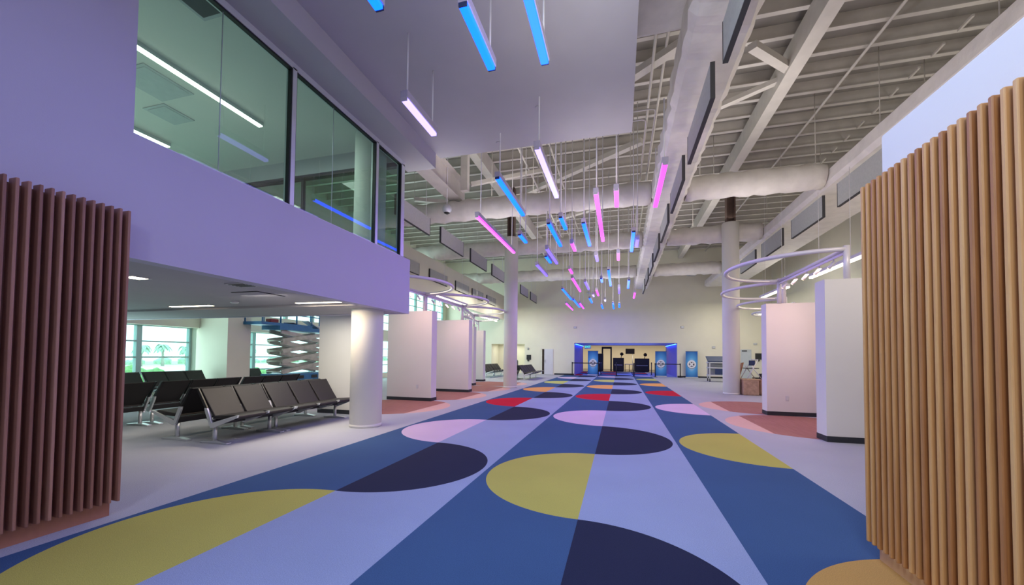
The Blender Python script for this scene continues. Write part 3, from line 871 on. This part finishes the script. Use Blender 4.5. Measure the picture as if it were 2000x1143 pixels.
for (x, y, where) in ((-1.45, 6.85, 'nearer one'), (-2.5, 7.8, 'at its front edge')):
    t = thing('hanging_sprinkler_cap', 'small round cap on the dropped ceiling slab, ' + where, 'sprinkler cap', (x, y, 5.97))
    MB().lathe([(0.05, -0.012), (0.055, -0.004), (0.055, 0.0)], n=24).build('cover', CEIL, t)
# fittings in the glazed balcony room
INT = emis('balcony_white_strip', (1.0, 0.93, 0.82), 9)
def mezz(x, y0, y1, label):
    t = thing('strip_light', label, 'light fixture', (x, (y0 + y1) / 2, 5.95), 0, 'strip lights in the balcony room')
    L_ = (y1 - y0) / 2
    MB().box((-0.06, -L_, -0.02), (0.06, L_, 0.05)).build('housing', FRAME, t)
    MB().box((-0.045, -L_ + .01, -0.035), (0.045, L_ - .01, -0.02)).build('diffuser', INT, t)
mezz(-6.85, 3.75, 6.0, 'long white strip light behind the balcony glass')
mezz(-9.5, 5.2, 6.1, 'short white strip light deeper in the balcony room')
for x, y, h_, m_, lab in ((-5.24, 3.65, 0.2, DARKM, 'dark ceiling grille seen through the top left of the balcony glass'),
                          (-7.61, 4.62, 0.33, GREYP, 'square grey ceiling hatch below the long strip light in the balcony room'),
                          (-8.31, 5.32, 0.22, GREYP, 'small ceiling hatch deeper in the balcony room')):
    t = thing('ceiling_hatch', lab, 'hatch', (x, y, 6.0))
    MB().box((-h_ - .05, -h_ - .05, -0.016), (h_ + .05, h_ + .05, 0)).build('frame', GREYP, t)
    MB().box((-h_, -h_, -0.022), (h_, h_, -0.016)).build('grille', m_, t)

# white globe hanging at left
t = thing('hanging_globe', 'white hanging globe below the left roof beams', 'camera', (-5.65, 12.0, 6.35))
MB().lathe([(0.02, -0.14), (0.09, -0.11), (0.15, -0.03), (0.16, 0.05), (0.13, 0.13), (0.06, 0.17), (0.03, 0.18)], n=28).build('globe', FRAME, t)
MB().tube([(0, 0, 0.17), (0, 0, 2.84)], 0.015, 8).build('stem', CABLE, t)
MB().lathe([(0.03, -0.15), (0.08, -0.125), (0.10, -0.105), (0.04, -0.10)], n=24).build('lens_ring', BLACKP, t)

# ------------------------------------------------------------------ far end: banners, stanchions, sign, wall boxes
def banner_mat():
    m, nt, b = newmat('blue_burst_print')
    N, L = nt.nodes, nt.links
    tc = N.new('ShaderNodeTexCoord')
    mp = N.new('ShaderNodeMapping'); mp.inputs['Location'].default_value = (0, 0, -0.92); mp.inputs['Scale'].default_value = (1.9, 1, 1.0)
    L.new(tc.outputs['Object'], mp.inputs[0])
    ln = N.new('ShaderNodeVectorMath'); ln.operation = 'LENGTH'; L.new(mp.outputs[0], ln.inputs[0])
    rp = N.new('ShaderNodeValToRGB')
    e = rp.color_ramp.elements
    e[0].position = 0.15; e[0].color = lin((190, 222, 240)) + (1,)
    e[1].position = 1.0; e[1].color = lin((26, 96, 176)) + (1,)
    k = e.new(0.5); k.color = lin((84, 164, 222)) + (1,)
    L.new(ln.outputs['Value'], rp.inputs['Fac'])
    L.new(rp.outputs['Color'], b.inputs['Base Color'])
    b.inputs['Roughness'].default_value = 0.6
    return m
BAN = banner_mat()
LOGOW = mat('logo_white', (232, 234, 240), 0.6, 0, 0.01, 4)
LOGOD = mat('logo_dark', (70, 52, 62), 0.6, 0, 0.1, 4)
LOGOS = mat('logo_grey', (120, 120, 132), 0.6, 0, 0.02, 4)
def make_banner(x, y, label):
    t = thing('pull_up_banner', label, 'banner', (x, y, 0), 0, 'blue banners')
    MB().box((-0.39, -0.006, 0.06), (0.39, 0.006, 1.86)).build('print', BAN, t)
    MB().box((-0.41, -0.09, 0), (0.41, 0.09, 0.06), 0.01).build('base', CHROME, t)
    MB().box((-0.40, -0.012, 1.86), (0.40, 0.012, 1.885)).build('top_rail', NAVYP, t)
    e = MB().disc((0, -0.0075, 0.94), 0.30).build('emblem', LOGOS, t)
    MB().disc((0, -0.0085, 0.965), 0.285).build('emblem_disc', LOGOW, e)
    k = MB()
    k.disc((-0.125, -0.0095, 0.965), 0.045, 16).disc((0.125, -0.0095, 0.945), 0.045, 16, 'y', 1.4).disc((0, -0.0095, 1.08), 0.05, 16, 'y', 0.7).disc((0.0, -0.0095, 0.83), 0.06, 16, 'y', 0.5)
    for i in range(24):
        a0, a1 = 2 * PI * i / 24, 2 * PI * (i + 1) / 24
        vs = [k.bm.verts.new((r_ * math.cos(a), -0.0095, 0.955 + r_ * math.sin(a))) for r_, a in ((0.165, a0), (0.185, a0), (0.185, a1), (0.165, a1))]
        k.bm.faces.new(vs)
    k.build('emblem_mark', LOGOD, e)
    return t
bn = make_banner(-2.06, 30.95, 'blue banner with round emblem at the left side of the passage')
copy_tree(bn, (2.88, 30.95, 0), 0, 'blue banner with round emblem at the right side of the passage')
copy_tree(bn, (4.86, 30.2, 0), 0, 'blue banner with round emblem standing against the far wall, rightmost')

def make_stanchion(x, y, label):
    t = thing('belt_stanchion', label, 'stanchion', (x, y, 0), 0, 'black belt stanchions')
    MB().lathe([(0.17, 0), (0.17, 0.012), (0.05, 0.03), (0.034, 0.035)], n=24).build('base', BLACKP, t)
    MB().lathe([(0.034, 0.03), (0.034, 0.9)], n=14).build('post', BLACKP, t)
    MB().lathe([(0.042, 0.9), (0.042, 1.0), (0.03, 1.01)], n=14).build('head', BLACKP, t)
    return t
ST = [(-3.56, 30.15, 'leftmost black belt stanchion in front of the passage'), (-1.62, 30.15, 'black belt stanchion right of the left blue banner'),
      (-0.30, 30.15, 'black belt stanchion left of the middle gap'), (0.95, 30.15, 'black belt stanchion right of the middle gap'),
      (2.42, 30.15, 'black belt stanchion left of the right passage banner'), (4.10, 30.15, 'rightmost black belt stanchion by the far wall'),
      (-1.55, 32.8, 'black belt stanchion inside the passage at left'), (2.40, 33.4, 'black belt stanchion inside the passage at right')]
s0 = make_stanchion(*ST[0])
for x, y, lab in ST[1:]:
    copy_tree(s0, (x, y, 0), 0, lab)
for x0, x1, y0, y1, lab in ((-3.53, -1.65, 30.15, 30.15, 'black barrier belt at the left of the passage'), (2.45, 4.07, 30.15, 30.15, 'black barrier belt at the right of the passage'),
                    ):
    tag(MB().box((x0, y0 - 0.004, 0.915), (x1, y0 + 0.004, 0.975)).build('barrier_belt', BLACKP), lab, 'barrier belt')

def text_mesh(name, body, size, m, parent, loc, rot):
    cu = bpy.data.curves.new(name, 'FONT')
    cu.body = body; cu.size = size; cu.extrude = 0.003; cu.align_x = 'CENTER'; cu.align_y = 'CENTER'
    tmp = bpy.data.objects.new('tmp', cu); COL.objects.link(tmp)
    dg = bpy.context.evaluated_depsgraph_get(); dg.update()
    me = bpy.data.meshes.new_from_object(tmp.evaluated_get(dg))
    bpy.data.objects.remove(tmp)
    me.materials.clear(); me.materials.append(m)
    o = bpy.data.objects.new(name, me); o.location = loc; o.rotation_euler = rot
    return link(o, parent)
t = thing('exit_sign', 'green EXIT sign hanging in the passage above the left banner', 'sign', (-2.75, 34.6, 2.28))
MB().box((-0.26, -0.03, -0.16), (0.26, 0.03, 0.16), 0.01).build('housing', FRAME, t)
text_mesh('lettering', 'EXIT', 0.24, emis('green_glow', (0.08, 0.9, 0.35), 1.6), t, (0, -0.034, 0), (PI / 2, 0, 0))
# blue light strips of the passage
BLUES = emis('blue_cove_strip', (0.02, 0.10, 1.0), 14)
t = thing('cove_light', 'glowing blue light strip along the right top of the passage', 'light fixture', (3.88, 34, 2.44))
MB().box((-0.05, -3.2, -0.02), (0.05, 3.2, 0.03)).build('housing', FRAME, t)
MB().box((-0.04, -3.15, -0.045), (0.04, 3.15, -0.02)).build('strip', BLUES, t)
t = thing('cove_light', 'glowing blue light strip along the left top of the passage', 'light fixture', (-3.38, 34, 2.44))
MB().box((-0.05, -3.2, -0.02), (0.05, 3.2, 0.03)).build('housing', FRAME, t)
MB().box((-0.04, -3.15, -0.045), (0.04, 3.15, -0.02)).build('strip', BLUES, t)

# screening room furniture
t = thing('metal_detector', 'dark walk-through scanner frame in the screening room', 'scanner', (-1.35, 41.0, 0))
MB().box((-0.5, -0.25, 0), (-0.36, 0.25, 2.25), 0.02).box((0.36, -0.25, 0), (0.5, 0.25, 2.25), 0.02).build('side_panel', DARKM, t)
MB().box((-0.5, -0.25, 2.25), (0.5, 0.25, 2.45), 0.02).build('crossbeam', BLACKP, t)
def cabinet(x, y, w_, h_, label, top=None):
    t = thing('scanner_cabinet', label, 'cabinet', (x, y, 0))
    MB().box((-w_ / 2, -0.35, 0.06), (w_ / 2, 0.35, h_), 0.03).build('body', BLACKP, t)
    MB().box((-w_ / 2 + 0.15, -0.36, h_ * 0.45), (w_ / 2 - 0.15, -0.345, h_ * 0.5)).build('shelf_edge', GREYP, t)
    MB().box((-w_ / 2 + 0.05, -0.3, 0), (w_ / 2 - 0.05, 0.3, 0.06)).build('base', DARKM, t)
    if top == 'head':
        k = MB().tube([(0.25, 0, h_), (0.3, 0, h_ + 0.3)], 0.03, 8).build('arm', DARKM, t)
        MB().lathe([(0.04, 0.0), (0.15, 0.06), (0.18, 0.18), (0.12, 0.3), (0.04, 0.34)], (0.32, 0, h_ + 0.2), 20).build('sensor_head', BLACKP, k)
    return t
cabinet(-2.1, 40.0, 0.9, 1.75, 'black scanner cabinet behind the left banner')
cabinet(-0.2, 40.2, 1.05, 1.35, 'black scanner cabinet in the middle of the screening room', 'head')
cabinet(2.0, 40.2, 1.35, 1.3, 'black scanner cabinet at the right of the screening room', 'head')
t = thing('monitor_stand', 'black wall-size monitor on a white pole in the screening room', 'monitor', (0.95, 42.5, 0))
MB().box((-0.45, -0.04, 1.75), (0.45, 0.04, 2.3), 0.01).build('screen', BLACKP, t)
MB().tube([(0.25, 0.06, 0.02), (0.25, 0.06, 1.8)], 0.035, 10).build('pole', FRAME, t)
MB().lathe([(0.3, 0), (0.3, 0.02), (0.05, 0.04)], (0.25, 0.06, 0), 24).build('base', DARKM, t)
t = thing('roller_conveyor', 'low metal conveyor frame between the scanner cabinets', 'conveyor', (0.84, 40.5, 0))
k = MB()
for xx in (-0.4, 0.0, 0.4):
    for yy in (-0.3, 0.3):
        k.tube([(xx, yy, 0), (xx, yy, 0.72)], 0.025, 8)
k.build('legs_frame', DARKM, t)
MB().box((-0.45, -0.34, 0.68), (0.45, 0.34, 0.74)).build('bed', GREYP, t)

# wall devices on the far wall
def wallbox(name, cat, x, z, w_, h_, m, label, handset=False):
    t = thing(name, label, cat, (x, YF, z))
    MB().box((-w_ / 2, -0.05, 0), (w_ / 2, 0, h_), 0.008).build('housing', m, t)
    if handset:
        MB().box((-w_ * .3, -0.08, -0.12), (w_ * .1, -0.02, 0.02), 0.01).build('handle', DARKM, t)
    else:
        MB().box((-w_ * .3, -0.06, h_ * .3), (w_ * .3, -0.05, h_ * .8)).build('face', FRAME, t)
    return t
wallbox('mounted_phone', 'wall phone', -7.05, 1.15, 0.36, 0.38, DARKM, 'dark wall phone left of the open door', True)
wallbox('mounted_phone', 'wall phone', 9.15, 1.35, 0.42, 0.42, DARKM, 'dark wall phone at the far right, beside the pale pink partition', True)
wallbox('mounted_strobe', 'alarm', 4.3, 3.55, 0.22, 0.16, GREYP, 'small alarm strobe above the rightmost banner')
wallbox('mounted_strobe', 'alarm', -3.4, 3.6, 0.22, 0.16, GREYP, 'small alarm strobe above the left corner of the passage')
wallbox('mounted_strobe', 'alarm', -7.1, 1.95, 0.12, 0.14, DARKM, 'tiny dark sensor above the left wall phone')
wallbox('mounted_strobe', 'alarm', 6.35, 2.1, 0.2, 0.16, GREYP, 'small alarm strobe left of the right round column')
wallbox('mounted_strobe', 'alarm', 8.95, 2.35, 0.22, 0.14, GREYP, 'small alarm strobe above the far right phone')
for x, z, lab in ((4.9, 7.35, 'twin-head emergency light high on the far wall, right'), (-2.2, 6.3, 'twin-head emergency light behind the hanging lights')):
    t = thing('mounted_emergency_light', lab, 'emergency light', (x, YF, z))
    MB().box((-0.16, -0.1, -0.05), (0.16, 0, 0.05), 0.01).build('box', FRAME, t)
    for sx in (-0.22, 0.22):
        MB().lathe([(0.03, -0.08), (0.1, -0.02), (0.1, 0.04), (0.03, 0.1)], (sx, -0.12, 0.03), 16).build('lamp_head', FRAME, t)

# kiosk and cart, boxes at the right column
t = thing('kiosk', 'grey and black kiosk with rounded top behind the far left bench', 'kiosk', (-8.05, 28.3, 0))
MB().box((-0.32, -0.3, 0), (0.1, 0.3, 1.35), 0.03).build('cabinet', GREYP, t)
MB().prism([(0.1, 0.0), (0.62, 0.0), (0.62, 1.05), (0.45, 1.3), (0.25, 1.38), (0.1, 1.38)], -0.3, 0.3, 0.02).build('hood', BLACKP, t)
MB().box((0.18, -0.315, 0.92), (0.55, -0.3, 1.0)).build('yellow_tag', mat('yellow_tag', (214, 210, 110), 0.6, 0, 0.02, 4), t)

t = thing('white_cart', 'white wheeled equipment cart with sloped dark screen left of the right column', 'cart', (5.65, 26.2, 0))
for zz in (0.36, 0.80, 1.12):
    MB().box((-0.55, -0.35, zz), (0.55, 0.35, zz + 0.06), 0.01).build('shelf', FRAME, t)
for sx in (-0.48, 0.48):
    for sy in (-0.3, 0.3):
        MB().box((sx - 0.025, sy - 0.025, 0.2), (sx + 0.025, sy + 0.025, 1.2)).build('upright', FRAME, t)
        MB().tube([(sx - 0.02, sy, 0.085), (sx + 0.02, sy, 0.085)], 0.085, 16).tube([(sx, sy, 0.1), (sx, sy, 0.22)], 0.02, 8).build('caster', DARKM, t)
MB().box((-0.5, 0.3, 0.42), (0.5, 0.34, 1.12)).build('back_panel', GREYP, t)
MB().prism([(-0.35, 1.18), (0.3, 1.5), (0.3, 1.54), (-0.4, 1.24)], -0.6, 0.6, 0.01, 'x').build('screen', NAVYP, t)
MB().box((-0.2, -0.36, 0.44), (0.5, -0.33, 0.78), 0.01).build('drawer_front', NAVYP, t)

t = thing('wrapped_crate', 'crate wrapped in brown paper beside the right column', 'crate', (4.82, 17.42, 0), 0)
MB().box((-0.22, -0.3, 0.0), (0.34, 0.3, 0.60), 0.03).build('wrapping', BOXW, t)
MB().box((-0.24, -0.31, 0.58), (0.36, 0.31, 0.63), 0.015).build('lid_fold', FABRICT, t)
t = thing('wrapped_crate', 'crumpled brown paper crate right of the first wrapped crate', 'crate', (5.45, 17.5, 0), 0)
MB().box((-0.24, -0.3, 0.0), (0.45, 0.3, 0.62), 0.06).build('wrapping', BOXW, t)
cb = MB()
bmesh.ops.create_icosphere(cb.bm, subdivisions=3, radius=0.26)
for v in cb.bm.verts:
    v.co *= 0.75 + 0.4 * random.random()
    v.co = Vector((v.co.x * 0.9 + 0.12, v.co.y * 0.5 - 0.28, v.co.z + 0.32))
cb.build('torn_paper', FABRICT, t)
t = thing('folding_chair', 'white folding chair frame stacked on the wrapped crate', 'chair', (4.95, 17.4, 0.63), 0.3)
k = MB()
for sy in (-0.2, 0.2):
    k.tube([(-0.28, sy, 0.015), (0.15, sy, 0.75)], 0.018, 8).tube([(0.28, sy, 0.015), (-0.1, sy, 0.5)], 0.018, 8)
k.tube([(0.15, -0.2, 0.75), (0.15, 0.2, 0.75)], 0.018, 8)
k.build('frame', FRAME, t)
MB().box((-0.22, -0.2, 0.40), (0.2, 0.2, 0.43), 0.01).build('seat', DARKM, t)
MB().bar((0.04, -0.18, 0.62), (0.04, 0.18, 0.62), 0.02, 0.2).build('backrest', NAVYP, t)
t = thing('wood_board', 'orange-brown board leaning behind the column on the wrapped crate', 'board', (4.62, 17.85, 0.63))
MB().bar((0.0, 0, 0.02), (0.16, 0.05, 0.62), 0.3, 0.03).build('board', WOODB, t)
t = thing('black_case', 'small black case on the crumpled crate', 'case', (5.42, 17.5, 0.62))
MB().box((-0.14, -0.1, 0), (0.14, 0.1, 0.22), 0.02).build('body', BLACKP, t)
MB().tube([(-0.06, 0, 0.21), (-0.06, 0, 0.25), (0.06, 0, 0.25), (0.06, 0, 0.21)], 0.01, 8).build('handle', DARKM, t)

# ------------------------------------------------------------------ outside the windows
struct(MB().box((-400, -200, -1.3), (-14.6, 300, -1.2)).build('ground_apron', APRON))
st = MB().box((-130, -100, -1.2), (-92, 200, -1.15)).build('lawn', GRASS)
st['kind'] = 'structure'
def bush(x, y, s_, label, rr_=1.0):
    m = MB()
    for i in range(14):
        bm2 = bmesh.ops.create_icosphere(m.bm, subdivisions=2, radius=s_ * random.uniform(0.35, 0.55))
        off = Vector((random.uniform(-1, 1) * s_ * rr_, random.uniform(-1, 1) * s_ * rr_, random.uniform(0.1, 0.7) * s_))
        for v in bm2['verts']:
            v.co = v.co * random.uniform(0.85, 1.15) + off
    o = m.build('bush', GREEN, None, (x, y, -1.15))
    return tag(o, label, 'bush', 'bushes beyond the windows')
def palm(x, y, h, label):
    t = thing('palm_tree', label, 'palm', (x, y, -1.15), random.random() * 6, 'palms beyond the windows')
    MB().tube([(0, 0, 0), (0.15, 0, h * 0.5), (0.1, 0.1, h)], [0.28, 0.2, 0.16], 10).build('trunk', TRUNK, t)
    m = MB()
    for i in range(16):
        a = 2 * PI * i / 16 + random.random() * 0.2
        L_ = random.uniform(1.2, 1.7); up = random.uniform(0.2, 1.1)
        prev = None
        for k in range(7):
            s_ = k / 6
            r_ = L_ * s_; zz = h + up * math.sin(s_ * 2.2) - 1.5 * s_ * s_
            w_ = 0.42 * math.sin(PI * (0.1 + 0.85 * s_))
            c = Vector((r_ * math.cos(a) + 0.1, r_ * math.sin(a) + 0.1, zz))
            sd = Vector((-math.sin(a), math.cos(a), 0)) * w_
            cur = [m.bm.verts.new(c - sd - Vector((0, 0, 0.25 * w_))), m.bm.verts.new(c), m.bm.verts.new(c + sd - Vector((0, 0, 0.25 * w_)))]
            if prev:
                m.bm.faces.new((prev[0], prev[1], cur[1], cur[0])); m.bm.faces.new((prev[1], prev[2], cur[2], cur[1]))
            prev = cur
    m.build('fronds', PALMG, t)
    return t
# rows lie on the sight lines through the lounge windows
for k, (f, s_, lab) in enumerate(((8.75, 1.5, 'rounded green bush outside the lounge window, beside the dark wood panel'), (9.75, 0.8, 'low green bush outside right of the first window mullion'),
                                (12.4, 1.2, 'low green bush outside between pier and lift'))):
    bush(-14.3 * 2.6, f * 2.6, s_ * 0.9, lab)
for k, (f, lab) in enumerate(((8.62, 'palm outside the window above the rounded bush'), (9.22, 'palm outside the window left of the mullion'), (9.95, 'palm outside beside the pier'), (12.3, 'palm outside left of the lift'), (15.6, 'palm outside right of the lift'))):
    palm(-14.3 * 6, f * 6, 3.4 + 0.3 * (k % 2), lab)
hb = MB()
for i in range(60):
    bm2 = bmesh.ops.create_icosphere(hb.bm, subdivisions=1, radius=random.uniform(0.9, 1.5))
    off = Vector((random.uniform(-3, 3), -40 + i * 3.0 + random.uniform(-1, 1), random.uniform(0.0, 0.7)))
    for v in bm2['verts']:
        v.co += off
o = hb.build('hedge', PALMG, None, (-100, 40, -1.2))
o['kind'] = 'stuff'
tag(o, 'distant hedge line beyond the windows', 'hedge')

# ------------------------------------------------------------------ light
wd = bpy.data.worlds.new('world'); S.world = wd; wd.use_nodes = True
nt = wd.node_tree
bg = nt.nodes['Background']
bg.inputs['Color'].default_value = (0.86, 0.94, 1.0, 1)
bg.inputs['Strength'].default_value = 2.8
def area(name, loc, rot, sx, sy, power, col):
    l = bpy.data.lights.new(name, 'AREA'); l.shape = 'RECTANGLE'; l.size = sx; l.size_y = sy; l.energy = power; l.color = col
    o = bpy.data.objects.new(name, l); o.location = loc; o.rotation_euler = rot
    COL.objects.link(o); return o

def point(loc, power, col, r=0.25):
    l = bpy.data.lights.new('lamp', 'POINT'); l.energy = power; l.color = col; l.shadow_soft_size = r
    o = bpy.data.objects.new('lamp', l); o.location = loc
    COL.objects.link(o); return o
UP, DOWN = (PI, 0, 0), (0, 0, 0)
# blue-violet wash of the hanging light bars
for yy, p_, c_ in ((-2.5, 62, (0.24, 0.34, 1.0)), (2.0, 66, (0.26, 0.32, 1.0)), (6.5, 74, (0.34, 0.28, 1.0)), (11, 84, (0.42, 0.25, 1.0)), (15.5, 92, (0.52, 0.34, 1.0)), (20, 96, (0.52, 0.38, 1.0)), (25.5, 80, (0.36, 0.32, 1.0))):
    area('pendant_wash', (-0.6, yy, 4.9), DOWN, 2.4, 3.2, p_, c_)
# neutral fill from added, unseen lamps: up on the roof and down on the floor
WARMN = (1.0, 0.94, 0.88)
for xx in (-3.5, 3.2):
    for yy, p_ in ((5.5, 22), (12, 32), (19, 36), (26, 36)):
        if xx < 0 and yy < 9: continue
        area('roof_fill', (xx, yy, 7.1), UP, 2.5, 3.5, p_, WARMN)  # no fittings here, added to brighten joists and deck
for yy, p_ in ((-1, 32), (4.0, 22), (9, 26), (14, 44), (20, 50), (26, 46)):
    area('overhead_fill', (-0.4, yy, 4.6), UP, 2.0, 3.0, p_, WARMN)  # added fill for slab and duct undersides, not part of the pendants
for xx in (-4.2, 3.6, 8.6):
    for yy in (9.5, 13.0, 22.5):
        area('aisle_fill_up', (xx, yy, 4.6), UP, 1.0, 3.0, 26, WARMN)  # unseen lamps added to lift the side baffles and ducts
area('floor_fill', (-1.5, 0.0, 5.9), DOWN, 3.0, 2.0, 16, (0.9, 0.95, 1.0))  # unseen lamp added under the slab for the near floor
area('key_light', (-0.4, -2.6, 4.4), (math.radians(64), 0, math.radians(-46)), 1.5, 1.5, 195, (0.94, 0.95, 1.0))  # unseen lamp added behind the camera to brighten the oak panel
area('key_light', (-1.6, 2.6, 4.7), (0, math.radians(-66), 0), 1.0, 1.0, 70, (0.72, 0.92, 1.0))  # second added lamp, unseen, turns the near right wall pale blue
area('aisle_fill', (4.6, 4.4, 5.2), (math.radians(50), 0, 0), 2.0, 1.5, 120, (1.0, 0.82, 0.64))  # unseen warm lamp added for the front of the beige partition
# warm wash from added, unseen lamps on the far wall and side aisles
for xx in (-7.5, 6.8):
    for yy in (22, 27):
        area('aisle_fill', (xx, yy, 5.4), DOWN, 2.0, 3.0, 125, (1.0, 0.94, 0.76))
for yy in (12, 16):
    area('aisle_fill', (7.8, yy, 5.6), DOWN, 2.0, 3.0, 50, (1.0, 0.86, 0.64))
# spots under the rings
for (xx, yy, p_) in ((-5.9, 9.9, 36), (-5.9, 13.0, 36), (-6.9, 16.0, 20), (-7.6, 19.4, 20), (3.9, 9.9, 34), (4.6, 13.1, 28), (6.3, 16.0, 14)):
    area('ring_spots', (xx, yy, 3.28), DOWN, 0.8, 1.6, p_, (1.0, 0.62, 0.58))
# daylight through the window wall
for (a_, b2_) in ((4.0, 10.1), (10.95, 17.2), (18.0, 30.0)):
    area('daylight', (-14.1, (a_ + b2_) / 2, 1.3), (0, -PI / 2, 0), 1.9, b2_ - a_, 60 * (b2_ - a_) / 6, (0.70, 0.97, 0.92))
    area('daylight', (-14.1, (a_ + b2_) / 2, 4.6), (0, -PI / 2, 0), 3.0, b2_ - a_, 110 * (b2_ - a_) / 6, (0.80, 0.97, 0.92))
# lounge and balcony room
area('lounge_fill', (-5.3, 5.98, 2.38), DOWN, 1.0, 0.08, 40, (1.0, 0.82, 0.58))  # boosts the recessed strip beside the column
area('lounge_fill', (-5.6, 4.9, 2.34), (math.radians(35), 0, 0), 0.8, 0.8, 14, (1.0, 0.94, 0.84))  # unseen lamp added to brighten the round column
for xx, yy in ((-8.6, 3.2), (-6.2, 6.9)):
    area('lounge_fill', (xx, yy, 2.34), DOWN, 1.2, 1.2, 30, (1.0, 0.96, 0.88))  # added under the soffit where no fitting is, lifts the lounge
area('room_fill', (-8.5, 4.0, 4.2), UP, 5, 4, 26, (0.9, 1.0, 0.97))  # unseen up-facing lamp added for the balcony room ceiling
area('room_fill', (-6.4, 5.4, 5.9), DOWN, 1.2, 2.0, 44, (0.96, 1.0, 0.95))  # added to lighten the right half of the room and the column
area('recess_fill', (-8.8, 31.6, 2.36), DOWN, 2.0, 1.0, 26, (1.0, 0.98, 0.84))  # unseen lamp added so the recess is as bright as the wall
area('passage_fill', (0.2, 34, 1.9), UP, 5, 5, 45, (0.10, 0.20, 1.0))  # unseen lamp added to colour the passage ceiling blue
# screening room and passage
area('room_fill', (0, 43, 3.3), DOWN, 14, 4, 560, (1.0, 0.82, 0.58))
area('passage_fill', (0.2, 34, 2.46), DOWN, 5, 5, 90, (0.12, 0.20, 1.0))

S.view_settings.view_transform = 'Standard'
S.view_settings.look = 'None'
S.view_settings.exposure = 0.0
S.view_settings.gamma = 1.0
try: S.view_settings.use_curve_mapping = False
except Exception: pass
cy = S.cycles
cy.max_bounces = 8; cy.diffuse_bounces = 5; cy.glossy_bounces = 4; cy.transparent_max_bounces = 16; cy.transmission_bounces = 4
cy.caustics_reflective = False; cy.caustics_refractive = False
cy.sample_clamp_indirect = 6.0
